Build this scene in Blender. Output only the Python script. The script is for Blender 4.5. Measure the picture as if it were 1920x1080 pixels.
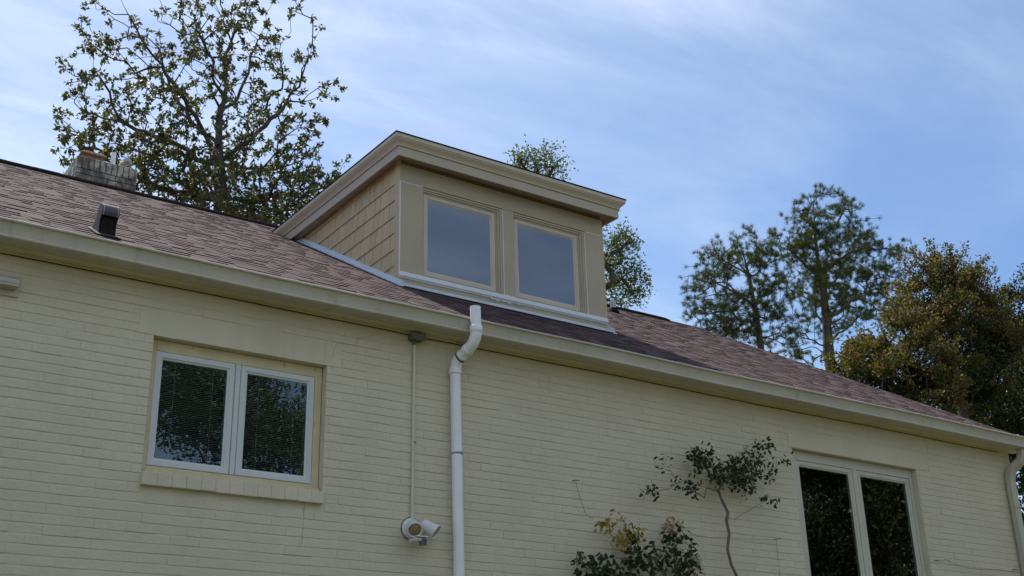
import bpy, math, random
import numpy as np
from mathutils import Matrix, Vector

sc = bpy.context.scene
for o in list(bpy.data.objects):
    bpy.data.objects.remove(o)
R = random.Random(7)
NR = np.random.default_rng(7)

# ------------------------------------------------------------------ camera
CAM = Vector((0.0, -8.1718, 0.0))
YAW, PITCH, ROLL = (math.radians(a) for a in (35.0427, 21.9745, -1.4618))
fw = Vector((math.sin(YAW) * math.cos(PITCH), math.cos(YAW) * math.cos(PITCH), math.sin(PITCH)))
rt = Vector((math.cos(YAW), -math.sin(YAW), 0))
up = rt.cross(fw)
rt2 = math.cos(ROLL) * rt + math.sin(ROLL) * up
up2 = -math.sin(ROLL) * rt + math.cos(ROLL) * up
cd = bpy.data.cameras.new('camera')
cd.sensor_width = 36.0
cd.lens = 2258.35 / 1920 * 36.0
cd.clip_start, cd.clip_end = 0.1, 3000
co = bpy.data.objects.new('camera', cd)
sc.collection.objects.link(co)
co.matrix_world = Matrix(((rt2.x, up2.x, -fw.x, CAM.x), (rt2.y, up2.y, -fw.y, CAM.y), (rt2.z, up2.z, -fw.z, CAM.z), (0, 0, 0, 1)))
sc.camera = co

# ------------------------------------------------------------------ sky and sun
SUN = Vector((-0.05, 0.649, 1.0)).normalized()
wd = bpy.data.worlds.new('World')
sc.world = wd
wd.use_nodes = True
nt = wd.node_tree
N, L = nt.nodes, nt.links
bg = N['Background']
bg.inputs[1].default_value = 0.09
sky = N.new('ShaderNodeTexSky')
sky.sky_type = 'NISHITA'
sky.sun_disc = False
sky.sun_elevation = math.asin(SUN.z)
sky.sun_rotation = math.atan2(SUN.x, SUN.y)
sky.altitude = 200
sky.air_density = 1.15
sky.dust_density = 0.15
sky.ozone_density = 7.0

def wmath(op, a, b=None, c=None, clamp=False):
    n = N.new('ShaderNodeMath')
    n.operation = op
    n.use_clamp = clamp
    for i, v in enumerate((a, b, c)):
        if v is None:
            continue
        if isinstance(v, (int, float)):
            n.inputs[i].default_value = v
        else:
            L.new(v, n.inputs[i])
    return n.outputs[0]

tc = N.new('ShaderNodeTexCoord')
sx = N.new('ShaderNodeSeparateXYZ')
L.new(tc.outputs['Generated'], sx.inputs[0])
den = wmath('ADD', wmath('MAXIMUM', sx.outputs[2], 0.0), 0.12)
px, py = wmath('DIVIDE', sx.outputs[0], den), wmath('DIVIDE', sx.outputs[1], den)
cb = N.new('ShaderNodeCombineXYZ')
L.new(px, cb.inputs[0])
L.new(py, cb.inputs[1])

def wnoise(rot, scale, nscale, detail, rough, dist, seed):
    mp = N.new('ShaderNodeMapping')
    mp.inputs['Rotation'].default_value = (0, 0, rot)
    mp.inputs['Scale'].default_value = scale
    mp.inputs['Location'].default_value = (seed, seed * 0.7, 0)
    L.new(cb.outputs[0], mp.inputs[0])
    n = N.new('ShaderNodeTexNoise')
    n.inputs['Scale'].default_value = nscale
    n.inputs['Detail'].default_value = detail
    n.inputs['Roughness'].default_value = rough
    n.inputs['Distortion'].default_value = dist
    L.new(mp.outputs[0], n.inputs['Vector'])
    return n.outputs[0]

def wramp(v, a, b):
    n = N.new('ShaderNodeMapRange')
    n.interpolation_type = 'SMOOTHSTEP'
    n.inputs[1].default_value, n.inputs[2].default_value = a, b
    L.new(v, n.inputs[0])
    return n.outputs[0]

big = wramp(wnoise(0.5, (1, 1, 1), 0.55, 3, 0.5, 0.3, 14.2), 0.28, 0.66)
streak = wramp(wnoise(-0.55, (0.8, 1.9, 1), 1.3, 9, 0.6, 0.9, 3.3), 0.36, 0.80)
fine = wramp(wnoise(0.75, (0.7, 1.8, 1), 3.6, 8, 0.62, 0.7, 1.7), 0.32, 0.80)
cl = wmath('MULTIPLY', big, wmath('ADD', wmath('MULTIPLY', streak, 0.62), wmath('MULTIPLY', fine, 0.42)))
cl = wmath('ADD', wmath('MULTIPLY', cl, 0.66), wmath('MULTIPLY', big, 0.26), clamp=True)
mx = N.new('ShaderNodeMixRGB')
L.new(cl, mx.inputs[0])
L.new(sky.outputs[0], mx.inputs[1])
mx.inputs[2].default_value = (8.6, 9.2, 10.0, 1)
L.new(mx.outputs[0], bg.inputs[0])

sl = bpy.data.lights.new('sun', 'SUN')
sl.energy = 4.2
sl.angle = math.radians(0.5)
sl.color = (1.0, 0.95, 0.87)
so = bpy.data.objects.new('sun', sl)
sc.collection.objects.link(so)
so.location = (-2, 26, 40)
so.rotation_euler = SUN.to_track_quat('Z', 'Y').to_euler()

vs = sc.view_settings
vs.view_transform, vs.look, vs.gamma, vs.use_curve_mapping = 'Standard', 'None', 1.0, False
vs.exposure = 0.72
sc.cycles.max_bounces = 8
sc.cycles.use_denoising = True

# ------------------------------------------------------------------ helpers
def link(o):
    sc.collection.objects.link(o)
    return o

def tag(o, label=None, cat=None, group=None, kind=None):
    for k, v in (('label', label), ('category', cat), ('group', group), ('kind', kind)):
        if v:
            o[k] = v
    return o

def empty(name, loc, label, cat, group=None):
    o = link(bpy.data.objects.new(name, None))
    o.location = loc
    o.empty_display_size = 0.2
    return tag(o, label, cat, group)

def attach(o, parent):
    o.parent = parent
    if parent is not None and parent.type == 'EMPTY':
        o.matrix_parent_inverse = Matrix.Translation(-Vector(parent.location))

class MB:
    def __init__(s):
        s.v, s.f = [], []
    def add(s, vs_, fs_):
        b = len(s.v)
        s.v += [tuple(p) for p in vs_]
        s.f += [tuple(i + b for i in f) for f in fs_]
        return s
    def box(s, x0, x1, y0, y1, z0, z1):
        vs_ = [(x, y, z) for z in (z0, z1) for y in (y0, y1) for x in (x0, x1)]
        return s.add(vs_, [(0, 2, 3, 1), (4, 5, 7, 6), (0, 1, 5, 4), (2, 6, 7, 3), (0, 4, 6, 2), (1, 3, 7, 5)])
    def cbox(s, x0, x1, y0, y1, z0, z1, c=0.004):
        # box with chamfered edges
        lo, hi = (x0, y0, z0), (x1, y1, z1)
        vid, vs_ = {}, []
        for sx_ in (0, 1):
            for sy_ in (0, 1):
                for sz_ in (0, 1):
                    sg = (sx_, sy_, sz_)
                    for a in range(3):
                        p = []
                        for k in range(3):
                            e = hi[k] if sg[k] else lo[k]
                            if k != a:
                                e += -c if sg[k] else c
                            p.append(e)
                        vid[sg + (a,)] = len(vs_)
                        vs_.append(p)
        fs_ = []
        for a in range(3):
            b, d = (a + 1) % 3, (a + 2) % 3
            for t in (0, 1):
                q = []
                for (u, w) in ((0, 0), (1, 0), (1, 1), (0, 1)):
                    g = [0, 0, 0]
                    g[a], g[b], g[d] = t, u, w
                    q.append(vid[tuple(g) + (a,)])
                fs_.append(q if t else q[::-1])
        for a in range(3):
            b, d = (a + 1) % 3, (a + 2) % 3
            for u in (0, 1):
                for w in (0, 1):
                    g0, g1 = [0, 0, 0], [0, 0, 0]
                    g0[a], g0[b], g0[d] = 0, u, w
                    g1[a], g1[b], g1[d] = 1, u, w
                    q = [vid[tuple(g0) + (b,)], vid[tuple(g1) + (b,)], vid[tuple(g1) + (d,)], vid[tuple(g0) + (d,)]]
                    fs_.append(q if u == w else q[::-1])
        for g in [(i, j, k) for i in (0, 1) for j in (0, 1) for k in (0, 1)]:
            q = [vid[g + (0,)], vid[g + (1,)], vid[g + (2,)]]
            fs_.append(q if sum(g) % 2 else q[::-1])
        return s.add(vs_, fs_)
    def prism_x(s, prof, x0, x1):
        n = len(prof)
        vs_ = [(x0, y, z) for y, z in prof] + [(x1, y, z) for y, z in prof]
        fs_ = [(i, (i + 1) % n, (i + 1) % n + n, i + n) for i in range(n)]
        return s.add(vs_, fs_ + [tuple(range(n))[::-1], tuple(range(n, 2 * n))])
    def tube(s, pts, rad, n=12, cap=True, sq=None):
        pts = [Vector(p) for p in pts]
        if not isinstance(rad, (list, tuple)):
            rad = [rad] * len(pts)
        b = len(s.v)
        ref = None
        for i, p in enumerate(pts):
            t = (pts[min(i + 1, len(pts) - 1)] - pts[max(i - 1, 0)]).normalized()
            if ref is None:
                ref = Vector((1, 0, 0)) if abs(t.x) < 0.9 else Vector((0, 1, 0))
            u = (ref - t * ref.dot(t)).normalized()
            ref = u
            w = t.cross(u)
            for k in range(n):
                a = 2 * math.pi * (k + (0.5 if sq else 0)) / n
                ca, sa = math.cos(a), math.sin(a)
                if sq:
                    m_ = max(abs(ca), abs(sa))
                    m_ = (abs(ca) ** 8 + abs(sa) ** 8) ** (1 / 8)
                    ca, sa = ca / m_ * sq[0], sa / m_ * sq[1]
                s.v.append(tuple(p + (u * ca + w * sa) * rad[i]))
        for i in range(len(pts) - 1):
            for k in range(n):
                a, c = b + i * n + k, b + i * n + (k + 1) % n
                s.f.append((a, c, c + n, a + n))
        if cap:
            s.f.append(tuple(range(b, b + n))[::-1])
            s.f.append(tuple(range(b + (len(pts) - 1) * n, b + len(pts) * n)))
        return s
    def lathe(s, prof, o, axis, n=20):
        # prof: (distance along axis, radius)
        o, ax = Vector(o), Vector(axis).normalized()
        u = ax.orthogonal().normalized()
        w_ = ax.cross(u)
        b = len(s.v)
        for d, r in prof:
            for k_ in range(n):
                a = 2 * math.pi * k_ / n
                s.v.append(tuple(o + ax * d + (u * math.cos(a) + w_ * math.sin(a)) * max(r, 1e-4)))
        for i in range(len(prof) - 1):
            for k_ in range(n):
                a, c = b + i * n + k_, b + i * n + (k_ + 1) % n
                s.f.append((a, c, c + n, a + n))
        s.f.append(tuple(range(b, b + n))[::-1])
        s.f.append(tuple(range(b + (len(prof) - 1) * n, b + len(prof) * n)))
        return s
    def build(s, name, m, parent=None, smooth=False, kind=None, label=None):
        me = bpy.data.meshes.new(name)
        me.from_pydata(s.v, [], s.f)
        if smooth:
            me.polygons.foreach_set('use_smooth', [True] * len(me.polygons))
            try:
                me.set_sharp_from_angle(angle=math.radians(38))
            except Exception:
                pass
        me.materials.append(m)
        me.update()
        o = link(bpy.data.objects.new(name, me))
        if parent is not None:
            attach(o, parent)
        return tag(o, label, None, None, kind)

def bend(p0, p1, p2, n=6):
    p0, p1, p2 = Vector(p0), Vector(p1), Vector(p2)
    return [(1 - t) ** 2 * p0 + 2 * t * (1 - t) * p1 + t * t * p2 for t in [i / n for i in range(n + 1)]]

# ------------------------------------------------------------------ materials
class NM:
    def __init__(s, name):
        s.m = bpy.data.materials.new(name)
        s.m.use_nodes = True
        s.n, s.l = s.m.node_tree.nodes, s.m.node_tree.links
        s.p = s.n['Principled BSDF']
        s.geo = s.n.new('ShaderNodeNewGeometry')
    def put(s, v, sock):
        if isinstance(v, (int, float)):
            sock.default_value = v
        elif isinstance(v, tuple):
            sock.default_value = v + (1,) if len(v) == 3 else v
        else:
            s.l.new(v, sock)
    def math(s, op, a, b=0.0, clamp=False):
        n = s.n.new('ShaderNodeMath')
        n.operation, n.use_clamp = op, clamp
        s.put(a, n.inputs[0])
        s.put(b, n.inputs[1])
        return n.outputs[0]
    def mix(s, f, a, b, mode='MIX'):
        n = s.n.new('ShaderNodeMixRGB')
        n.blend_type = mode
        s.put(f, n.inputs[0])
        s.put(a, n.inputs[1])
        s.put(b, n.inputs[2])
        return n.outputs[0]
    def noise(s, scale, detail=4, rough=0.55, stretch=(1, 1, 1), dist=0.0):
        mp = s.n.new('ShaderNodeMapping')
        mp.inputs['Scale'].default_value = stretch
        s.l.new(s.geo.outputs['Position'], mp.inputs[0])
        n = s.n.new('ShaderNodeTexNoise')
        n.inputs['Scale'].default_value = scale
        n.inputs['Detail'].default_value = detail
        n.inputs['Roughness'].default_value = rough
        n.inputs['Distortion'].default_value = dist
        s.l.new(mp.outputs[0], n.inputs['Vector'])
        return n.outputs[0]
    def ramp(s, v, a, b, lo=0.0, hi=1.0):
        n = s.n.new('ShaderNodeMapRange')
        n.interpolation_type = 'SMOOTHSTEP'
        s.put(v, n.inputs[0])
        for i, x in enumerate((a, b, lo, hi)):
            n.inputs[i + 1].default_value = x
        return n.outputs[0]
    def rnd(s):
        oi = s.n.new('ShaderNodeObjectInfo')
        a = s.math('ADD', s.geo.outputs['Random Per Island'], oi.outputs['Random'])
        return s.math('FRACT', a)
    def stops(s, v, cols):
        n = s.n.new('ShaderNodeValToRGB')
        s.l.new(v, n.inputs[0])
        e = n.color_ramp.elements
        while len(e) > 1:
            e.remove(e[-1])
        e[0].position, e[0].color = cols[0][0], tuple(cols[0][1]) + (1,)
        for p, c in cols[1:]:
            q = e.new(p)
            q.color = tuple(c) + (1,)
        return n.outputs[0]
    def bump(s, h, strength=0.3, dist=0.01):
        b = s.n.new('ShaderNodeBump')
        b.inputs['Strength'].default_value = strength
        b.inputs['Distance'].default_value = dist
        s.l.new(h, b.inputs['Height'])
        s.l.new(b.outputs[0], s.p.inputs['Normal'])
    def done(s, col, rough=0.6, spec=0.4, metal=0.0):
        s.put(col, s.p.inputs['Base Color'])
        s.put(rough, s.p.inputs['Roughness'])
        s.p.inputs['Specular IOR Level'].default_value = spec
        s.p.inputs['Metallic'].default_value = metal
        return s.m

def sc3(c, k):
    return tuple(x * k for x in c)

def plain(name, col, rough=0.5, var=0.12, nscale=6, bump=0.0, bscale=60, dirt=None, dscale=3, dlo=0.55, dhi=0.75, dstretch=(1, 1, 1), island=0.0, spec=0.4, metal=0.0):
    k = NM(name)
    c = k.mix(k.ramp(k.noise(nscale, 5), 0.3, 0.7), sc3(col, 1 - var), sc3(col, 1 + var))
    if island:
        c = k.mix(1.0, c, k.stops(k.rnd(), [(0, (1 - island,) * 3), (1, (1 + island,) * 3)]), 'MULTIPLY')
    if dirt:
        c = k.mix(k.ramp(k.noise(dscale, 7, 0.65, dstretch), dlo, dhi, 0, 0.85), c, dirt)
    if bump:
        k.bump(k.noise(bscale, 4, 0.6), bump, 0.01)
    return k.done(c, rough, spec, metal)

CREAM = (0.645, 0.57, 0.425)
mats = {}
# painted brick: thick cream paint over rough brick
k = NM('painted_brick')
c = k.mix(k.ramp(k.noise(0.9, 5, 0.6), 0.3, 0.7), sc3(CREAM, 0.93), sc3(CREAM, 1.04))
c = k.mix(1.0, c, k.stops(k.rnd(), [(0, (0.98, 0.978, 0.975)), (0.5, (1, 1, 1)), (1, (1.012, 1.012, 1.012))]), 'MULTIPLY')
c = k.mix(k.ramp(k.noise(2.4, 9, 0.72, (1, 1, 0.22)), 0.50, 0.78, 0, 0.42), c, (0.50, 0.42, 0.28))
c = k.mix(k.ramp(k.noise(34, 3, 0.6), 0.70, 0.78, 0, 0.5), c, (0.36, 0.31, 0.21))
h = k.math('ADD', k.math('MULTIPLY', k.noise(22, 4, 0.6), 1.0), k.math('MULTIPLY', k.noise(110, 3, 0.6), 0.35))
k.bump(h, 0.6, 0.012)
mats['brick'] = k.done(c, 0.62, 0.3)
mats['mortar'] = plain('painted_mortar', sc3(CREAM, 0.97), 0.7, 0.06, 3, 0.6, 35)
mats['chimney_brick'] = plain('weathered_white_brick', (0.42, 0.39, 0.32), 0.85, 0.12, 9, 0.7, 30, (0.06, 0.053, 0.044), 8, 0.38, 0.58, (1, 1, 0.6), 0.14)
mats['chimney_mortar'] = plain('sooty_mortar', (0.10, 0.09, 0.075), 0.9, 0.3, 12, 0.6, 30)
mats['gutter'] = plain('cream_gutter_metal', (0.50, 0.455, 0.36), 0.42, 0.05, 2.5, 0.06, 25, (0.34, 0.30, 0.21), 3.2, 0.52, 0.80, (2.5, 1, 0.6))
mats['soffit'] = plain('cream_soffit_paint', (0.66, 0.58, 0.36), 0.6, 0.06, 3, 0.15, 25, (0.20, 0.16, 0.09), 7, 0.66, 0.76, (0.5, 1, 1))
mats['tan'] = plain('tan_trim_paint', (0.455, 0.380, 0.270), 0.55, 0.035, 3, 0.12, 60, (0.35, 0.285, 0.19), 6, 0.58, 0.8)
mats['tan_light'] = plain('light_tan_trim_paint', (0.57, 0.485, 0.375), 0.5, 0.03, 4, 0.08, 60)
mats['fascia'] = plain('beige_fascia_paint', (0.48, 0.40, 0.305), 0.5, 0.03, 3, 0.08, 50, (0.34, 0.28, 0.19), 7, 0.62, 0.8, (0.6, 1, 1))
mats['shake'] = plain('tan_cheek_shingle_paint', (0.57, 0.43, 0.255), 0.6, 0.04, 5, 0.3, 45, None, 3, 0, 0, (1, 1, 1), 0.06)
mats['frieze'] = plain('brown_frieze', (0.21, 0.16, 0.115), 0.6, 0.06, 4, 0.1, 50)  # frieze band, darker brown than the other dormer trim
mats['white'] = plain('white_trim_paint', (0.74, 0.75, 0.76), 0.45, 0.03, 6, 0.05, 40, (0.45, 0.44, 0.41), 9, 0.62, 0.8)
mats['flashing'] = plain('white_metal_flashing', (0.60, 0.63, 0.68), 0.38, 0.06, 5, 0.2, 9, (0.36, 0.36, 0.36), 9, 0.64, 0.8)
mats['pvc'] = plain('white_plastic_pipe', (0.84, 0.84, 0.84), 0.3, 0.02, 4, 0.0, 40, (0.45, 0.44, 0.42), 14, 0.70, 0.8, (1, 1, 0.3))
mats['vinyl'] = plain('white_vinyl_sash', (0.60, 0.615, 0.60), 0.4, 0.02, 4, 0.0, 40, (0.5, 0.49, 0.44), 8, 0.64, 0.8)
mats['old_wood'] = plain('peeling_cream_wood', (0.62, 0.52, 0.33), 0.65, 0.06, 5, 0.4, 30, (0.25, 0.19, 0.12), 20, 0.64, 0.72, (1, 1, 0.25))
mats['window_cream'] = plain('cream_window_frame', (0.56, 0.52, 0.42), 0.45, 0.03, 5, 0.08, 40)
mats['rubber'] = plain('dark_rubber_band', (0.06, 0.06, 0.06), 0.6)
mats['clamp'] = plain('grey_metal_clamp', (0.22, 0.22, 0.23), 0.4, 0.1, 6, 0, 40, None, 3, 0, 0, (1, 1, 1), 0, 0.5, 0.7)
mats['dark_box'] = plain('dark_grey_box', (0.14, 0.14, 0.13), 0.6, 0.15, 20, 0.1, 60)
mats['conduit'] = plain('cream_painted_conduit', (0.62, 0.58, 0.44), 0.45, 0.04, 5, 0, 40, (0.2, 0.16, 0.1), 18, 0.70, 0.76)
mats['lamp_white'] = plain('white_floodlight_plastic', (0.72, 0.71, 0.68), 0.4, 0.03, 8, 0, 40, (0.12, 0.10, 0.08), 26, 0.66, 0.70)
mats['lens'] = plain('amber_grey_lens', (0.30, 0.21, 0.13), 0.25, 0.2, 30)
mats['sensor'] = plain('dark_sensor_lens', (0.07, 0.07, 0.075), 0.25)
mats['black'] = plain('black_shadow_gap', (0.025, 0.022, 0.02), 0.6)
mats['vent'] = plain('brown_black_vent_metal', (0.055, 0.048, 0.055), 0.38, 0.12, 8, 0.05, 40, None, 3, 0, 0, (1, 1, 1), 0, 0.5, 0.0)
mats['ridge'] = plain('dark_ridge_cap', (0.022, 0.018, 0.018), 1.0, 0.25, 14, 0.4, 60, spec=0.0)
mats['deck'] = plain('roof_underlay', (0.07, 0.05, 0.046), 0.9, 0.2, 5)
mats['clay'] = plain('clay_flue', (0.22, 0.115, 0.075), 0.8, 0.1, 10, 0.2, 40)
mats['galv'] = plain('galvanised_pipe', (0.34, 0.36, 0.38), 0.45, 0.1, 9, 0, 40, None, 3, 0, 0, (1, 1, 1), 0, 0.5, 0.6)
mats['rusty'] = plain('rusty_tan_pipe', (0.34, 0.23, 0.14), 0.6, 0.15, 12, 0.1, 40)
mats['interior'] = plain('interior_plaster', (0.34, 0.32, 0.29), 0.8, 0.04, 3)
mats['blind'] = plain('grey_blind_slat', (0.60, 0.60, 0.57), 0.5, 0.03, 3)
mats['cord'] = plain('white_blind_cord', (0.55, 0.54, 0.5), 0.6)
mats['crack'] = plain('dark_crack', (0.34, 0.29, 0.20), 0.9)
mats['wire'] = plain('rusty_wire', (0.20, 0.16, 0.12), 0.7)

# roof shingle: mauve brown granules with darker tabs
k = NM('asphalt_shingle')
r = k.rnd()
c = k.stops(r, [(0, (0.048, 0.031, 0.032)), (0.14, (0.066, 0.042, 0.043)), (0.24, (0.084, 0.053, 0.051)), (0.8, (0.098, 0.063, 0.061)), (1, (0.118, 0.078, 0.075))])
blot = k.ramp(k.noise(4.2, 5, 0.62, (1, 1.9, 1.9), 0.4), 0.53, 0.63, 0, 0.85)
c = k.mix(blot, c, (0.042, 0.027, 0.028))
gr = k.mix(k.ramp(k.noise(170, 2, 0.7), 0.35, 0.65, 0, 1), sc3((1, 1, 1), 0.75), sc3((1, 1, 1), 1.2))
c = k.mix(1.0, c, gr, 'MULTIPLY')
k.bump(k.noise(150, 3, 0.7), 0.5, 0.005)
mats['shingle'] = k.done(c, 0.95, 0.15)

# grass
k = NM('lawn')
c = k.mix(k.ramp(k.noise(0.35, 6, 0.6), 0.35, 0.65), (0.085, 0.090, 0.040), (0.14, 0.128, 0.07))
c = k.mix(k.ramp(k.noise(40, 4, 0.6), 0.4, 0.7, 0, 0.5), c, (0.05, 0.075, 0.02))
k.bump(k.noise(60, 4, 0.7), 0.8, 0.04)
mats['grass'] = k.done(c, 0.9, 0.2)

# glass
def glass(name, ior, tint=(1, 1, 1, 1)):
    k = NM(name)
    tr, gl, mxs, fr = (k.n.new(t) for t in ('ShaderNodeBsdfTransparent', 'ShaderNodeBsdfGlossy', 'ShaderNodeMixShader', 'ShaderNodeFresnel'))
    tr.inputs[0].default_value = (0.80, 0.85, 0.84, 1)
    gl.inputs['Roughness'].default_value = 0.004
    gl.inputs[0].default_value = tint
    fr.inputs[0].default_value = ior
    b = k.n.new('ShaderNodeBump')
    b.inputs['Strength'].default_value = 0.03
    b.inputs['Distance'].default_value = 0.01
    k.l.new(k.noise(2.2, 1, 0.4), b.inputs['Height'])
    k.l.new(b.outputs[0], gl.inputs['Normal'])
    k.l.new(fr.outputs[0], mxs.inputs[0])
    k.l.new(tr.outputs[0], mxs.inputs[1])
    k.l.new(gl.outputs[0], mxs.inputs[2])
    k.l.new(mxs.outputs[0], k.n['Material Output'].inputs[0])
    return k.m
mats['glass'] = glass('window_glass', 1.75)
mats['coated_glass'] = glass('coated_window_glass', 2.6, (0.78, 0.88, 1.0, 1))

def leafmat(name, cols, trans=0.3, tcol=(1.0, 1.1, 0.5), rough=0.4, spec=0.5):
    k = NM(name)
    c = k.stops(k.rnd(), cols)
    k.done(c, rough, spec)
    t = k.n.new('ShaderNodeBsdfTranslucent')
    k.l.new(k.mix(1.0, c, tcol, 'MULTIPLY'), t.inputs[0])
    m = k.n.new('ShaderNodeMixShader')
    m.inputs[0].default_value = trans
    k.l.new(k.p.outputs[0], m.inputs[1])
    k.l.new(t.outputs[0], m.inputs[2])
    k.l.new(m.outputs[0], k.n['Material Output'].inputs[0])
    return k.m

mats['mag_leaf'] = leafmat('magnolia_leaf', [(0, (0.040, 0.050, 0.022)), (0.35, (0.065, 0.080, 0.030)), (0.55, (0.105, 0.120, 0.042)), (0.70, (0.14, 0.15, 0.045)), (0.75, (0.11, 0.075, 0.045)), (0.94, (0.075, 0.05, 0.035)), (1.0, (0.18, 0.16, 0.035))], 0.3, (1.5, 1.5, 0.5), 0.5, 0.35)
mats['pine_leaf'] = leafmat('pine_needle', [(0, (0.035, 0.052, 0.020)), (0.6, (0.062, 0.084, 0.030)), (1, (0.11, 0.115, 0.045))], 0.3, (1.4, 1.4, 0.5), 0.8, 0.05)
mats['red_leaf'] = leafmat('red_tipped_leaf', [(0, (0.018, 0.028, 0.012)), (0.35, (0.045, 0.058, 0.016)), (0.55, (0.11, 0.12, 0.026)), (0.72, (0.14, 0.115, 0.03)), (0.86, (0.13, 0.06, 0.03)), (1.0, (0.20, 0.09, 0.07))], 0.35, (1.5, 1.4, 0.45), 0.6, 0.2)
mats['olive_leaf'] = leafmat('olive_shrub_leaf', [(0, (0.010, 0.018, 0.010)), (0.6, (0.022, 0.033, 0.012)), (0.86, (0.045, 0.060, 0.016)), (0.96, (0.10, 0.11, 0.024)), (1.0, (0.10, 0.05, 0.03))], 0.3, (1.5, 1.7, 0.4), 0.6, 0.2)
mats['dark_leaf'] = leafmat('dark_shrub_leaf', [(0, (0.016, 0.026, 0.015)), (0.6, (0.030, 0.044, 0.02)), (0.85, (0.05, 0.062, 0.022)), (1.0, (0.09, 0.08, 0.03))], 0.15, (1.3, 1.2, 0.4), 0.55, 0.2)
mats['oak_leaf'] = leafmat('light_green_leaf', [(0, (0.05, 0.075, 0.025)), (0.6, (0.085, 0.115, 0.035)), (1, (0.15, 0.16, 0.06))], 0.4, (1.2, 1.2, 0.45), 0.5)
mats['garden_leaf'] = leafmat('garden_tree_leaf', [(0, (0.055, 0.08, 0.032)), (0.7, (0.085, 0.115, 0.044)), (1.0, (0.13, 0.155, 0.06))], 0.25, (1.3, 1.3, 0.4), 0.5, 0.3)
mats['rose_leaf'] = leafmat('rose_leaf', [(0, (0.018, 0.036, 0.016)), (0.6, (0.035, 0.062, 0.024)), (1, (0.07, 0.10, 0.03))], 0.25, (1.2, 1.2, 0.5), 0.6, 0.2)
mats['yellow_leaf'] = leafmat('yellowed_rose_leaf', [(0, (0.28, 0.20, 0.03)), (0.6, (0.42, 0.30, 0.04)), (1, (0.30, 0.26, 0.06))], 0.3, (1, 1, 0.5), 0.5)
mats['petal'] = leafmat('faded_peach_petal', [(0, (0.26, 0.15, 0.08)), (0.5, (0.52, 0.36, 0.22)), (1, (0.70, 0.58, 0.42))], 0.3, (1, 1, 0.9), 0.6)
mats['petal_white'] = leafmat('cream_petal', [(0, (0.55, 0.50, 0.38)), (1, (0.75, 0.72, 0.62))], 0.3, (1, 1, 0.9), 0.6)
mats['bark'] = plain('grey_brown_bark', (0.075, 0.062, 0.052), 0.9, 0.25, 4, 0.8, 14)
mats['pine_bark'] = plain('pine_bark', (0.075, 0.057, 0.050), 0.9, 0.3, 5, 0.8, 12)
mats['rose_bark'] = plain('rose_cane_bark', (0.17, 0.125, 0.105), 0.8, 0.2, 20, 0.5, 60)

# ------------------------------------------------------------------ ground
GZ = -1.6
g = MB()
n = 40
gx = np.linspace(-1, 1, n + 1)
gx = np.sign(gx) * np.abs(gx) ** 2.2 * 1400
for j in range(n + 1):
    for i in range(n + 1):
        d = max(0.0, math.hypot(gx[i] - 4, gx[j]) - 25)
        g.v.append((gx[i] + 4, gx[j], GZ - 0.0 + 0.4 * math.sin(gx[i] * 0.05) * min(1, d / 40)))
for j in range(n):
    for i in range(n):
        a = j * (n + 1) + i
        g.f.append((a, a + 1, a + n + 2, a + n + 1))
tag(g.build('ground', mats['grass'], smooth=True), kind='structure')

# ------------------------------------------------------------------ house
MS = 0.578
def roof_z(y):
    return 3.552 + MS * (y + 0.2)
WX0, WX1 = -4.0, 12.88
CH = 0.0677
W1 = (2.567, 3.945, 2.005, 3.0)
W2 = (9.138, 11.085, 0.56, 3.0)
ZT = 3.405
house = empty('house', (4.4, 5.0, GZ), 'cream painted brick house with brown shingle roof and boxy dormer', 'house')

def in_view(x, y, z):
    d = Vector((x, y, z)) - CAM
    w = d.dot(fw)
    if w < 0.2:
        return 0
    u, v = 2258.35 * d.dot(rt2) / w, 2258.35 * d.dot(up2) / w
    if abs(u) > 985 or abs(v) > 560:
        return 0
    return 1.0 / (w * w) * abs(d.normalized().y)

# front wall: backing with two openings, then every brick in front of it
wall = MB()
YB = 0.0044
xs = [WX0, W1[0], W1[1], W2[0], W2[1], WX1]
for i in range(5):
    a, b_ = xs[i], xs[i + 1]
    if i == 1:
        wall.box(a, b_, YB, 0.24, GZ, W1[2] - 0.1)
        wall.box(a, b_, YB, 0.24, W1[3], ZT)
    elif i == 3:
        wall.box(a, b_, YB, 0.24, GZ, W2[2])
        wall.box(a, b_, YB, 0.24, W2[3], ZT)
    else:
        wall.box(a, b_, YB, 0.24, GZ, ZT)
front = wall.build('brick_wall', mats['mortar'], house, label='cream painted brick front wall')

def brick_geo(w, h, seed, cs=1.0):
    # a brick face with worn rounded edges, back open; origin at the face centre
    q = random.Random(seed)
    c1, c2 = 0.0022 * cs, 0.0050 * cs
    def ring(inset, y, j):
        a, b_ = w / 2 - inset * 0.1, h / 2 - inset
        pts = [(-a, -b_), (-a * 0.33, -b_), (a * 0.33, -b_), (a, -b_), (a, b_), (a * 0.33, b_), (-a * 0.33, b_), (-a, b_)]
        return [(x + q.uniform(-j, j), y + q.uniform(-j, j) * 0.5, z + q.uniform(-j, j)) for x, z in pts]
    v = ring(0, YB + 0.004, 0) + ring(0.0008 * cs, 0.0042 * cs, 0.0014 * cs) + ring(c1, 0.0013 * cs, 0.0012 * cs) + ring(c2, 0.0, 0.0006)
    f = []
    for k_ in range(3):
        for i in range(8):
            a, b_ = k_ * 8 + i, k_ * 8 + (i + 1) % 8
            f.append((a, b_, b_ + 8, a + 8))
    f += [(24, 25, 30, 31), (25, 26, 29, 30), (26, 27, 28, 29)]
    return v, f

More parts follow.
